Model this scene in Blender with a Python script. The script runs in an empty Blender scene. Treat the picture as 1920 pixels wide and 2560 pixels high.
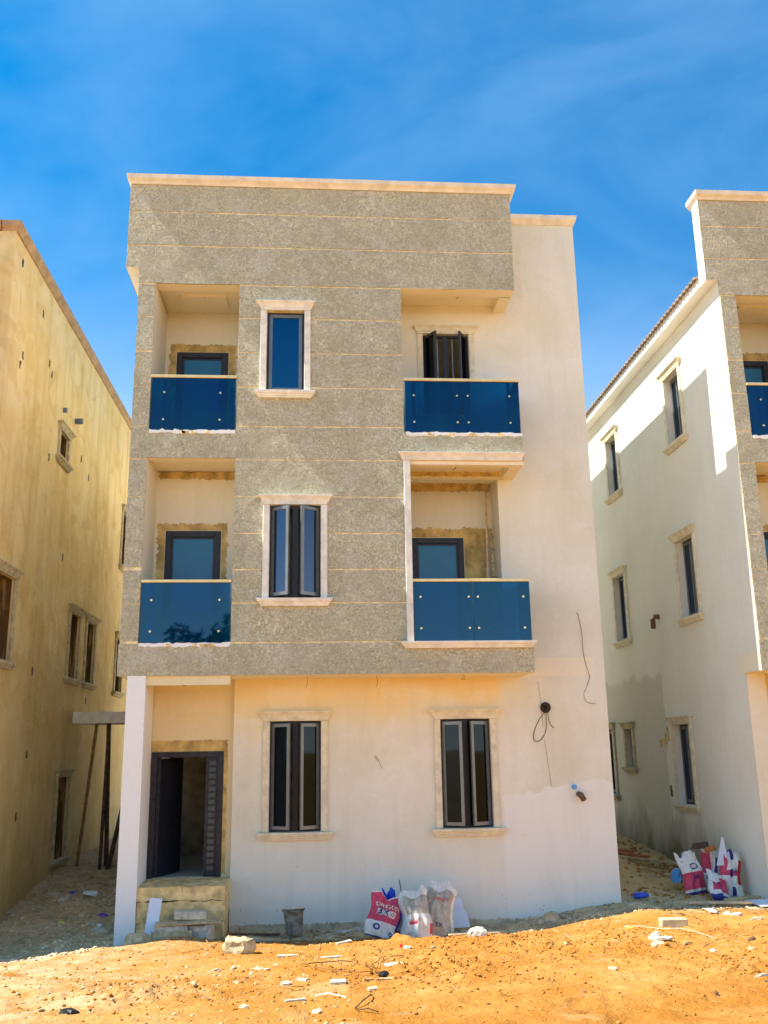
import bpy, bmesh, math, random
import numpy as np
from mathutils import Vector, Matrix, Euler
random.seed(7); RNG = np.random.default_rng(7)
R = math.radians
S = bpy.context.scene

# ------------------------------------------------------------------ camera
CAM_LOC = (2.64772886, -14.24984236, 1.87558288)
CR = np.array([0.99733173, -0.07143437, -0.01505137])
CU = np.array([-0.00311042, -0.24756812, 0.9688655])
CW = np.array([0.07293653, 0.96623349, 0.24712974])
FPX = 2334.65
cd = bpy.data.cameras.new('camera'); cam = bpy.data.objects.new('camera', cd)
S.collection.objects.link(cam); S.camera = cam
cd.sensor_fit = 'VERTICAL'; cd.sensor_height = 24.0
cd.lens = FPX / 2560 * 24.0
cd.clip_start = 0.1; cd.clip_end = 3000
cam.matrix_world = Matrix(((CR[0], CU[0], -CW[0], CAM_LOC[0]), (CR[1], CU[1], -CW[1], CAM_LOC[1]),
                           (CR[2], CU[2], -CW[2], CAM_LOC[2]), (0, 0, 0, 1)))
# ------------------------------------------------------------------ light
SUN = Vector((-1.0, -0.032, 1.34)).normalized()
SUN_EL = math.asin(SUN.z); SUN_ROT = math.atan2(SUN.x, SUN.y)
sl = bpy.data.lights.new('sun', 'SUN'); so = bpy.data.objects.new('sun', sl); S.collection.objects.link(so)
sl.energy = 3.3; sl.angle = R(0.5); sl.color = (1.0, 0.93, 0.80)
so.rotation_euler = SUN.to_track_quat('Z', 'Y').to_euler(); so.location = (-20, -5, 30)
S.view_settings.view_transform = 'Standard'; S.view_settings.look = 'None'
S.view_settings.exposure = 1.84; S.view_settings.gamma = 1.0; S.view_settings.use_curve_mapping = False
W = bpy.data.worlds.new('World'); S.world = W; W.use_nodes = True
wn, wl = W.node_tree.nodes, W.node_tree.links
bg = wn['Background']; bg.inputs['Strength'].default_value = 0.15
sky = wn.new('ShaderNodeTexSky'); sky.sky_type = 'NISHITA'; sky.sun_disc = False
sky.sun_elevation = SUN_EL; sky.sun_rotation = SUN_ROT; sky.air_density = 1.0; sky.dust_density = 0.6; sky.ozone_density = 2.0
wtc = wn.new('ShaderNodeTexCoord'); wmp = wn.new('ShaderNodeMapping')
wmp.inputs['Scale'].default_value = (1.0, 1.0, 2.2); wmp.inputs['Rotation'].default_value = (0.3, 0.5, 0.9)
wns = wn.new('ShaderNodeTexNoise'); wns.inputs['Scale'].default_value = 2.6; wns.inputs['Detail'].default_value = 7
wns.inputs['Roughness'].default_value = 0.55; wns.inputs['Distortion'].default_value = 0.6
wr = wn.new('ShaderNodeMapRange'); wr.inputs[1].default_value = 0.38; wr.inputs[2].default_value = 0.70
wr.inputs[3].default_value = 0.0; wr.inputs[4].default_value = 0.34
tint = wn.new('ShaderNodeMix'); tint.data_type = 'RGBA'; tint.blend_type = 'MULTIPLY'; tint.inputs[0].default_value = 1.0
tint.inputs[7].default_value = (0.003, 0.27, 0.41, 1)
cl = wn.new('ShaderNodeMix'); cl.data_type = 'RGBA'; cl.inputs[7].default_value = (0.72, 1.36, 2.15, 1)
wl.new(wtc.outputs['Generated'], wmp.inputs[0]); wl.new(wmp.outputs[0], wns.inputs['Vector'])
wl.new(wns.outputs['Fac'], wr.inputs[0]); wl.new(sky.outputs[0], tint.inputs[6])
wl.new(wr.outputs[0], cl.inputs[0]); wl.new(tint.outputs[2], cl.inputs[6]); wsx = wn.new('ShaderNodeSeparateXYZ'); wl.new(wtc.outputs['Generated'], wsx.inputs[0])
hz = wn.new('ShaderNodeMapRange'); hz.inputs[1].default_value = 0.56; hz.inputs[2].default_value = 0.0; hz.inputs[3].default_value = 0; hz.inputs[4].default_value = 1
wl.new(wsx.outputs[2], hz.inputs[0]); hp = wn.new('ShaderNodeMath'); hp.operation = 'POWER'; hp.inputs[1].default_value = 2.5; wl.new(hz.outputs[0], hp.inputs[0])
hm = wn.new('ShaderNodeMix'); hm.data_type = 'RGBA'; hm.inputs[7].default_value = (5.8, 5.5, 5.0, 1)   # dry-season haze whitening towards the horizon
wl.new(hp.outputs[0], hm.inputs[0]); wl.new(cl.outputs[2], hm.inputs[6]); wl.new(hm.outputs[2], bg.inputs['Color'])

# ------------------------------------------------------------------ materials
def srgb(r, g, b):
    f = lambda c: (c/255/12.92) if c/255 <= 0.04045 else ((c/255+0.055)/1.055)**2.4
    return (f(r), f(g), f(b), 1)
class NT:
    def __init__(s, name, rough=0.9, spec=0.3, metal=0.0):
        s.m = bpy.data.materials.new(name); s.m.use_nodes = True
        s.n = s.m.node_tree.nodes; s.l = s.m.node_tree.links; s.b = s.n['Principled BSDF']
        s.b.inputs['Roughness'].default_value = rough; s.b.inputs['Metallic'].default_value = metal
        s.b.inputs['Specular IOR Level'].default_value = spec
        s.tc = s.n.new('ShaderNodeTexCoord'); s.co = s.tc.outputs['Object']
    def mapping(s, scale=(1, 1, 1), loc=(0, 0, 0)):
        m = s.n.new('ShaderNodeMapping'); m.inputs['Scale'].default_value = scale; m.inputs['Location'].default_value = loc
        s.l.new(s.co, m.inputs[0]); return m.outputs[0]
    def noise(s, scale, detail=5, rough=0.55, vec=None, dist=0.0, lo=0.35, hi=0.65, smooth=False):
        n = s.n.new('ShaderNodeTexNoise'); n.inputs['Scale'].default_value = scale; n.inputs['Detail'].default_value = detail
        n.inputs['Roughness'].default_value = rough; n.inputs['Distortion'].default_value = dist
        s.l.new(vec if vec else s.co, n.inputs['Vector'])
        return s.rng(n.outputs['Fac'], lo, hi)
    def rng(s, v, lo, hi, a=0.0, b=1.0):
        r = s.n.new('ShaderNodeMapRange'); r.inputs[1].default_value = lo; r.inputs[2].default_value = hi
        r.inputs[3].default_value = a; r.inputs[4].default_value = b; s.l.new(v, r.inputs[0]); return r.outputs[0]
    def voro(s, scale, vec=None, feature='F1', rnd=1.0):
        n = s.n.new('ShaderNodeTexVoronoi'); n.feature = feature; n.inputs['Scale'].default_value = scale; n.inputs['Randomness'].default_value = rnd
        s.l.new(vec if vec else s.co, n.inputs['Vector']); return n.outputs['Distance']
    def mix(s, f, a, b, mode='MIX'):
        n = s.n.new('ShaderNodeMix'); n.data_type = 'RGBA'; n.blend_type = mode
        for i, v in ((0, f), (6, a), (7, b)):
            if hasattr(v, 'links') or hasattr(v, 'is_linked'): s.l.new(v, n.inputs[i])
            else: n.inputs[i].default_value = v if i == 0 else (tuple(v) + (1,))[:4]
        return n.outputs[2]
    def math(s, op, a, b=0.0):
        n = s.n.new('ShaderNodeMath'); n.operation = op
        for i, v in ((0, a), (1, b)):
            if hasattr(v, 'is_linked'): s.l.new(v, n.inputs[i])
            else: n.inputs[i].default_value = v
        return n.outputs[0]
    def sep(s):
        n = s.n.new('ShaderNodeSeparateXYZ'); s.l.new(s.co, n.inputs[0]); return n.outputs
    def color(s, c):
        if hasattr(c, 'is_linked'): s.l.new(c, s.b.inputs['Base Color'])
        else: s.b.inputs['Base Color'].default_value = (tuple(c) + (1,))[:4]
    def bump(s, h, strength=0.5, dist=0.01, prev=None):
        n = s.n.new('ShaderNodeBump'); n.inputs['Strength'].default_value = strength; n.inputs['Distance'].default_value = dist
        s.l.new(h, n.inputs['Height'])
        if prev: s.l.new(prev, n.inputs['Normal'])
        s.l.new(n.outputs[0], s.b.inputs['Normal']); return n.outputs[0]
M = {}
def plain(name, col, rough=0.7, spec=0.3, metal=0.0, var=0.12, scale=6, bump=0.15):
    t = NT(name, rough, spec, metal)
    c = t.mix(t.noise(scale), [v*(1-var) for v in col], [min(1, v*(1+var)) for v in col]); t.color(c)
    if bump: t.bump(t.noise(scale*8), bump, 0.004)
    M[name] = t.m; return t
# grey roughcast with coarse wormy relief
t = NT('roughcast', 0.95, 0.15)
w1 = t.noise(17, 4, 0.6, dist=1.8, lo=0.36, hi=0.62)
w2 = t.noise(40, 3, 0.6, dist=1.2, lo=0.3, hi=0.7)
big = t.noise(0.9, 6, 0.65, lo=0.42, hi=0.56)
mid = t.noise(2.6, 5, 0.65, lo=0.50, hi=0.68)
c = t.mix(w1, (0.40, 0.35, 0.20), (0.93, 0.86, 0.60))  # light and shade of the relief painted in: hollows dark, crests pale
c = t.mix(t.math('MULTIPLY', w2, 0.50), c, (0.92, 0.89, 0.72))
c = t.mix(t.math('MULTIPLY', big, 0.38), c, (0.52, 0.49, 0.33))
c = t.mix(t.math('MULTIPLY', mid, 0.42), c, (0.86, 0.84, 0.74))
dr = t.noise(1.0, 4, 0.6, vec=t.mapping((9, 9, 0.8)), lo=0.60, hi=0.78)
c = t.mix(t.math('MULTIPLY', dr, 0.35), c, (0.70, 0.66, 0.58))
t.color(c); t.bump(t.math('ADD', w1, t.math('MULTIPLY', w2, 0.5)), 0.75, 0.045); M['roughcast'] = t.m
plain('joint_mortar', (0.86, 0.68, 0.40), 0.9, var=0.25, scale=9)

def plaster(name, base, alt, warm=None, white_patch=False, stain=0.3, splat=0.55, streak=0.25, yellow=None):
    t = NT(name, 0.85, 0.2)
    c = t.mix(t.noise(0.9, 5, 0.55), base, alt)
    c = t.mix(t.math('MULTIPLY', t.noise(14, 4, 0.6), 0.12), c, [v*0.72 for v in base])
    x, y, z = t.sep()
    if yellow:       # unprimed yellow screed above the windows, edge of its own
        wob = t.noise(1.3, 4, 0.6, lo=0.2, hi=0.8)
        zz = t.math('ADD', z, t.math('MULTIPLY', wob, 0.9))
        f = t.rng(zz, yellow[1], yellow[2])
        top = t.rng(z, 3.05, 3.0); f = t.math('MULTIPLY', f, top)
        f = t.math('MULTIPLY', f, t.rng(t.math('ADD', x, t.math('MULTIPLY', wob, 0.25)), 5.80, 5.65))
        c = t.mix(f, c, yellow[0])
    if white_patch:
        wob = t.noise(1.1, 5, 0.6, lo=0.25, hi=0.75)
        ln = t.math('ADD', t.math('MULTIPLY', x, 0.09), t.math('MULTIPLY', wob, 0.30))
        f = t.rng(t.math('SUBTRACT', ln, z), -0.55, -0.53)
        f = t.math('MULTIPLY', f, t.rng(x, 5.55, 5.62)); c = t.mix(f, c, (0.84, 0.83, 0.75))
        f2 = t.rng(z, 0.9, -0.4); c = t.mix(t.math('MULTIPLY', f2, 0.6), c, (0.84, 0.82, 0.72))
    st = t.noise(1.0, 5, 0.6, vec=t.mapping((5, 5, 0.5)), lo=0.50, hi=0.75)
    c = t.mix(t.math('MULTIPLY', st, streak), c, [v*0.78 for v in base])
    sp = t.voro(7.0, t.mapping((3.2, 3.2, 0.75)))
    spm = t.math('MULTIPLY', t.rng(sp, 0.13, 0.10), t.noise(1.6, 3, lo=0.44, hi=0.54))
    c = t.mix(t.math('MULTIPLY', spm, splat), c, (0.86, 0.82, 0.72))
    if white_patch:      # mud flicked up from the ground
        mv = t.voro(13.0, t.mapping((1.6, 1.6, .8), (3, 1, 2))); mm = t.math('MULTIPLY', t.rng(mv, 0.17, 0.13), t.noise(3.0, 3, lo=0.50, hi=0.60))
        mm = t.math('MULTIPLY', mm, t.rng(t.math('ADD', z, t.math('MULTIPLY', t.noise(2, 3), .6)), .55, -.25)); c = t.mix(t.math('MULTIPLY', mm, 0.75), c, (0.26, 0.20, 0.13))
        pt = t.noise(1.5, 7, 0.6, dist=0.8, lo=0.55, hi=0.565); c = t.mix(t.math('MULTIPLY', pt, 0.22), c, (0.86, 0.83, 0.75))
    dk = t.noise(2.3, 6, 0.7, lo=0.60, hi=0.80)
    c = t.mix(t.math('MULTIPLY', dk, stain), c, [base[0]*0.62, base[1]*0.58, base[2]*0.48])
    t.color(c)
    n1 = t.bump(t.noise(3.0, 5, 0.5), 0.25, 0.01); t.bump(t.noise(70, 4, 0.6), 0.12, 0.003, n1)
    M[name] = t.m; return t
plaster('plaster_front', (0.75, 0.71, 0.56), (0.83, 0.80, 0.68), white_patch=True, yellow=((0.82, 0.66, 0.36), 2.55, 3.2))
plaster('plaster_cream', (0.78, 0.72, 0.54), (0.82, 0.77, 0.62), splat=0.35, stain=0.2)
plaster('plaster_soffit', (0.85, 0.77, 0.56), (0.87, 0.81, 0.63), splat=0.2, stain=0.25, streak=0)
plaster('plaster_white', (0.84, 0.85, 0.82), (0.88, 0.88, 0.86), splat=0, stain=0.15, streak=0.1)
plaster('plaster_porch', (0.78, 0.64, 0.36), (0.80, 0.70, 0.46), splat=0.5)
t = plaster('plaster_side', (0.80, 0.775, 0.66), (0.85, 0.83, 0.73), splat=0, stain=0.12, streak=0.15)
# green damp at the foot of the side wall + a greyer patch of screed
x, y, z = t.sep(); prev = t.b.inputs['Base Color'].links[0].from_socket
wob = t.noise(1.0, 6, 0.6, vec=t.mapping((1.6, 1.6, 0.8)), lo=0.2, hi=0.8)
pa = t.math('MULTIPLY', t.rng(t.math('ADD', y, t.math('MULTIPLY', wob, 0.4)), 4.55, 4.62), t.rng(t.math('ADD', z, t.math('MULTIPLY', wob, 0.4)), 3.55, 3.45))
c = t.mix(t.math('MULTIPLY', pa, 0.38), prev, (0.40, 0.37, 0.25))
f = t.rng(t.math('ADD', z, t.math('MULTIPLY', wob, -0.9)), 0.15, -0.65)
f = t.math('MULTIPLY', f, t.rng(y, 1.6, 3.0)); c = t.mix(t.math('MULTIPLY', f, 0.85), c, (0.13, 0.115, 0.035)); t.color(c)
# neighbour on the left: bare yellow-brown screed, heavily water-stained
t = NT('screed_yellow', 0.92, 0.15)
c = t.mix(t.noise(0.55, 6, 0.6, lo=0.38, hi=0.62), (0.78, 0.57, 0.235), (0.87, 0.69, 0.36))
c = t.mix(t.math('MULTIPLY', t.noise(2.2, 6, 0.65, dist=0.8, lo=0.5, hi=0.60), 0.38), c, (0.86, 0.73, 0.44))
c = t.mix(t.math('MULTIPLY', t.noise(1.1, 7, 0.62, dist=1.4, lo=0.53, hi=0.62), 0.32), c, (0.55, 0.37, 0.12))
sv = t.noise(1.0, 6, 0.6, vec=t.mapping((2.6, 2.6, 0.22)), lo=0.48, hi=0.66)
c = t.mix(t.math('MULTIPLY', sv, 0.30), c, (0.50, 0.33, 0.10))
sv2 = t.noise(1.0, 4, 0.6, vec=t.mapping((3.4, 3.4, 0.16), (5, 3, 0)), lo=0.60, hi=0.68)
c = t.mix(t.math('MULTIPLY', sv2, 0.28), c, (0.74, 0.62, 0.38))
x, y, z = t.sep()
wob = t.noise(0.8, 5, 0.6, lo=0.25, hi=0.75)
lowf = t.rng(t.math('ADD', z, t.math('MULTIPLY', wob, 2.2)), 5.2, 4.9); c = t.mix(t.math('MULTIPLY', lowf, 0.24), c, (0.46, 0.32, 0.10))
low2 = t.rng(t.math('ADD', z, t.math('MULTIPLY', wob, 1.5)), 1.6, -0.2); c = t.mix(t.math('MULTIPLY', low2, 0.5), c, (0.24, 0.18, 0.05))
rid = t.noise(9, 5, 0.7, lo=0.66, hi=0.74); c = t.mix(t.math('MULTIPLY', rid, 0.6), c, (0.20, 0.13, 0.05))
t.color(c); n1 = t.bump(t.noise(2.0, 6, 0.6, dist=1.0), 0.5, 0.03); t.bump(t.noise(40, 4, 0.6), 0.2, 0.004, n1); M['screed_yellow'] = t.m

plain('raw_render', (0.56, 0.40, 0.15), 0.95, var=0.35, scale=5, bump=0.5)
plain('raw_cement', (0.58, 0.47, 0.30), 0.95, var=0.3, scale=6, bump=0.6)
plain('sandcrete', (0.78, 0.57, 0.26), 0.95, var=0.32, scale=7, bump=0.9)
t = plain('moulding', (0.78, 0.75, 0.66), 0.85, var=0.1, scale=8, bump=0.2)
x, y, z = t.sep(); prev = t.b.inputs['Base Color'].links[0].from_socket
t.color(t.mix(t.math('MULTIPLY', t.noise(5, 6, 0.7, lo=0.52, hi=0.72), 0.35), prev, (0.42, 0.36, 0.27)))
t = plain('moulding_cream', (0.74, 0.68, 0.50), 0.88, var=0.12, scale=8, bump=0.2)
prev = t.b.inputs['Base Color'].links[0].from_socket
t.color(t.mix(t.math('MULTIPLY', t.noise(5, 6, 0.7, lo=0.52, hi=0.72), 0.35), prev, (0.42, 0.34, 0.2)))
plain('moulding_old', (0.50, 0.44, 0.28), 0.9, var=0.25, scale=10, bump=0.3)
plain('cap_concrete', (0.76, 0.69, 0.55), 0.9, var=0.12, scale=5, bump=0.2)
plain('cap_screed', (0.42, 0.29, 0.17), 0.9, var=0.2, scale=5, bump=0.2)
plain('frame_dark', (0.018, 0.02, 0.028), 0.45, 0.5, var=0.3, bump=0)
plain('sash_grey', (0.17, 0.18, 0.185), 0.35, 0.5, 0.5, var=0.1, bump=0)
plain('glass_inset', (0.05, 0.075, 0.09), 0.25, 0.5, var=0.2, bump=0)
plain('door_steel', (0.012, 0.013, 0.022), 0.5, 0.5, var=0.6, scale=14, bump=0.2)
plain('rail_gold', (0.80, 0.62, 0.30), 0.35, 0.5, 0.35, var=0.08, bump=0)
plain('brass', (0.85, 0.66, 0.34), 0.3, 0.5, 0.8, var=0.1, bump=0)
plain('steel_post', (0.34, 0.38, 0.42), 0.4, 0.5, 0.7, var=0.1, bump=0)
plain('interior', (0.40, 0.36, 0.26), 0.9, var=0.2)
plain('floor_tile', (0.55, 0.56, 0.52), 0.3, 0.5, var=0.1)
plain('roof_metal', (0.30, 0.22, 0.16), 0.6, 0.4, 0.2, var=0.25, scale=5)
plain('wood_plank', (0.56, 0.40, 0.21), 0.85, var=0.3, scale=12, bump=0.4)
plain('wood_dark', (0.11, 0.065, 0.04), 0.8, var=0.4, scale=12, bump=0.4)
plain('bamboo', (0.30, 0.17, 0.06), 0.7, var=0.3, scale=14)
t = plain('reveal_brown', (0.24, 0.14, 0.045), 0.95, var=0.3, scale=6, bump=0.5)
t.color(t.mix(t.noise(1.0, 5, 0.6, vec=t.mapping((7, 7, 0.9)), lo=0.5, hi=0.62), (0.13, 0.07, 0.02), (0.42, 0.28, 0.10)))
plain('pvc_grey', (0.13, 0.16, 0.24), 0.5, var=0.3)
plain('block_grey', (0.62, 0.55, 0.42), 0.95, var=0.25, scale=12, bump=0.8)
plain('rock_tan', (0.58, 0.47, 0.27), 0.95, var=0.3, scale=9, bump=0.9)
plain('rubble', (0.54, 0.42, 0.26), 0.95, var=0.45, scale=2.2, bump=0.8)
plain('clod', (0.42, 0.175, 0.03), 0.98, var=0.25, scale=3, bump=0.5)
plain('pebble_dark', (0.16, 0.09, 0.05), 0.9, var=0.5, scale=4)
plain('white_board', (0.74, 0.77, 0.84), 0.5, var=0.04, bump=0)
plain('white_scrap', (0.52, 0.49, 0.41), 0.7, var=0.3, scale=14)
plain('paper', (0.52, 0.42, 0.26), 0.85, var=0.2, scale=10)
plain('wire_black', (0.03, 0.022, 0.02), 0.6, var=0.3)
plain('wire_rust', (0.20, 0.09, 0.035), 0.8, var=0.4, scale=20)
plain('twig', (0.36, 0.20, 0.07), 0.9, var=0.35, scale=20)
plain('pvc_brown', (0.17, 0.085, 0.05), 0.5, var=0.3)
plain('plastic_blue', (0.03, 0.10, 0.62), 0.35, 0.5, var=0.2)
plain('plastic_sky', (0.10, 0.38, 0.80), 0.4, 0.5, var=0.2)
plain('plastic_yellow', (0.75, 0.70, 0.08), 0.5, var=0.15)
plain('plastic_violet', (0.16, 0.07, 0.45), 0.5, var=0.3)
plain('plastic_black', (0.012, 0.012, 0.014), 0.5, var=0.3)
plain('plank_orange', (0.50, 0.17, 0.06), 0.8, var=0.25, scale=9)
plain('bag_white', (0.80, 0.76, 0.68), 0.7, var=0.12, scale=14, bump=0.5)
plain('bag_pink', (0.68, 0.07, 0.13), 0.65, var=0.15, scale=14, bump=0.5)
plain('bag_navy', (0.035, 0.035, 0.20), 0.65, var=0.2, scale=14, bump=0.4)
plain('bag_blue', (0.02, 0.09, 0.60), 0.6, var=0.15, scale=14, bump=0.4)
plain('bag_grey', (0.50, 0.46, 0.37), 0.8, var=0.22, scale=14, bump=0.5)
plain('bag_red', (0.55, 0.03, 0.02), 0.6, var=0.2, scale=14, bump=0.4)
plain('bucket_grime', (0.22, 0.20, 0.15), 0.8, var=0.5, scale=9, bump=0.5)
plain('leaf', (0.05, 0.10, 0.02), 0.6, var=0.4, scale=1.5, bump=0)
plain('bark', (0.12, 0.08, 0.05), 0.9, var=0.3, scale=8)
plain('far_wall', (0.05, 0.04, 0.03), 0.9, var=0.25, scale=1)
# tinted reflective window glass
def pane_mat(name, diff, glossc, ior):
    m = bpy.data.materials.new(name); m.use_nodes = True; n, l = m.node_tree.nodes, m.node_tree.links
    n.remove(n['Principled BSDF']); out = n['Material Output']
    d = n.new('ShaderNodeBsdfDiffuse'); d.inputs[0].default_value = diff
    g = n.new('ShaderNodeBsdfGlossy'); g.inputs[0].default_value = glossc; g.inputs['Roughness'].default_value = 0.03
    fr = n.new('ShaderNodeLayerWeight'); fr.inputs[0].default_value = ior
    r = n.new('ShaderNodeMapRange'); r.inputs[1].default_value = 0; r.inputs[2].default_value = 1; r.inputs[3].default_value = 0.30; r.inputs[4].default_value = 1.0
    tc = n.new('ShaderNodeTexCoord'); ns = n.new('ShaderNodeTexNoise'); ns.inputs['Scale'].default_value = 1.5
    bp_ = n.new('ShaderNodeBump'); bp_.inputs['Strength'].default_value = 0.05; bp_.inputs['Distance'].default_value = 0.01
    l.new(tc.outputs['Object'], ns.inputs['Vector']); l.new(ns.outputs['Fac'], bp_.inputs['Height']); l.new(bp_.outputs[0], g.inputs['Normal'])
    mx = n.new('ShaderNodeMixShader'); l.new(fr.outputs['Fresnel'], r.inputs[0]); l.new(r.outputs[0], mx.inputs[0])
    l.new(d.outputs[0], mx.inputs[1]); l.new(g.outputs[0], mx.inputs[2]); l.new(mx.outputs[0], out.inputs[0]); M[name] = m
pane_mat('glass_pane', (0.002, 0.005, 0.012, 1), (0.16, 0.22, 0.32, 1), 0.35)
pane_mat('glass_pane_dark', (0.001, 0.002, 0.004, 1), (0.045, 0.06, 0.07, 1), 0.2)
pane_mat('glass_pane_blue', (0.0006, 0.010, 0.035, 1), (0.05, 0.30, 0.46, 1), 0.4)
# frosted film on the balcony door lights
t = NT('door_film', 0.35, 0.5); c = t.mix(t.noise(3, 4, lo=0.3, hi=0.7), (0.002, 0.13, 0.27), (0.004, 0.17, 0.33)); t.color(c); M['door_film'] = t.m
# blue balustrade glass
m = bpy.data.materials.new('glass_balustrade'); m.use_nodes = True; n, l = m.node_tree.nodes, m.node_tree.links
n.remove(n['Principled BSDF']); out = n['Material Output']
tr = n.new('ShaderNodeBsdfTransparent'); tr.inputs[0].default_value = (0.05, 0.42, 0.72, 1)
df = n.new('ShaderNodeBsdfDiffuse'); df.inputs[0].default_value = (0.001, 0.050, 0.115, 1)
gl = n.new('ShaderNodeBsdfGlossy'); gl.inputs[0].default_value = (0.14, 0.36, 0.52, 1); gl.inputs['Roughness'].default_value = 0.02
mx1 = n.new('ShaderNodeMixShader'); mx1.inputs[0].default_value = 0.38
mx2 = n.new('ShaderNodeMixShader'); fr = n.new('ShaderNodeFresnel'); fr.inputs[0].default_value = 1.55
fm = n.new('ShaderNodeMath'); fm.operation = 'MULTIPLY_ADD'; fm.inputs[1].default_value = 1.2; fm.inputs[2].default_value = 0.04
l.new(tr.outputs[0], mx1.inputs[1]); l.new(df.outputs[0], mx1.inputs[2]); l.new(fr.outputs[0], fm.inputs[0]); l.new(fm.outputs[0], mx2.inputs[0])
gtc = n.new('ShaderNodeTexCoord'); gns = n.new('ShaderNodeTexNoise'); gns.inputs['Scale'].default_value = 1.8; gns.inputs['Detail'].default_value = 6
gmr = n.new('ShaderNodeMapRange'); gmr.inputs[1].default_value = .35; gmr.inputs[2].default_value = .68; gmr.inputs[3].default_value = .10; gmr.inputs[4].default_value = .50
l.new(gtc.outputs['Object'], gns.inputs['Vector']); l.new(gns.outputs['Fac'], gmr.inputs[0]); l.new(gmr.outputs[0], mx1.inputs[0])
l.new(mx1.outputs[0], mx2.inputs[1]); l.new(gl.outputs[0], mx2.inputs[2]); l.new(mx2.outputs[0], out.inputs[0]); M['glass_balustrade'] = m
# sand, with grey rubble dust near the houses
t = NT('ground_sand', 0.97, 0.08)
c = t.mix(t.noise(0.7, 6, 0.6, lo=0.38, hi=0.64), (0.42, 0.175, 0.028), (0.52, 0.265, 0.070))
c = t.mix(t.math('MULTIPLY', t.noise(5, 5, 0.65, lo=0.45, hi=0.7), 0.4), c, (0.58, 0.32, 0.09))
c = t.mix(t.math('MULTIPLY', t.noise(24, 4, 0.7, lo=0.56, hi=0.72), 0.45), c, (0.34, 0.17, 0.06))
c = t.mix(t.math('MULTIPLY', t.noise(0.55, 6, 0.65, dist=.8, lo=0.52, hi=0.62), 0.5), c, (0.40, 0.135, 0.018))
c = t.mix(t.math('MULTIPLY', t.noise(1.6, 6, 0.7, dist=.5, lo=0.56, hi=0.66), 0.45), c, (0.60, 0.40, 0.19))
x, y, z = t.sep(); wob = t.noise(1.2, 6, 0.65, lo=0.2, hi=0.8)
pale = t.math('MULTIPLY', t.rng(t.math('ADD', x, t.math('MULTIPLY', wob, 1.6)), 2.6, 0.6), t.noise(2.2, 6, 0.7, lo=0.36, hi=0.60))
c = t.mix(t.math('MULTIPLY', pale, 0.6), c, (0.66, 0.55, 0.37))
yy = t.math('ADD', y, t.math('MULTIPLY', wob, 0.5))
grey = t.rng(yy, 0.15, 0.45)
c = t.mix(grey, c, t.mix(t.noise(6, 5, 0.7), (0.56, 0.39, 0.19), (0.80, 0.61, 0.36)))
lf = t.math('MULTIPLY', t.rng(t.math('ADD', x, t.math('MULTIPLY', wob, 0.3)), 0.05, -0.15), t.rng(t.math('ADD', yy, t.math('MULTIPLY', x, 0.5)), -1.25, -1.0))
c = t.mix(lf, c, t.mix(t.noise(4, 6, 0.7), (0.52, 0.37, 0.19), (0.76, 0.58, 0.35)))
mo = t.math('MULTIPLY', t.rng(t.math('ADD', x, t.math('MULTIPLY', wob, 0.3)), 7.55, 7.75), t.rng(yy, 1.4, 1.8))
c = t.mix(mo, c, t.mix(t.noise(5, 5, 0.6), (0.64, 0.41, 0.15), (0.78, 0.55, 0.25)))
t.color(c); n1 = t.bump(t.noise(9, 6, 0.65), 0.6, 0.05); t.bump(t.noise(45, 5, 0.7), 0.6, 0.012, n1); M['ground_sand'] = t.m

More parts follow.
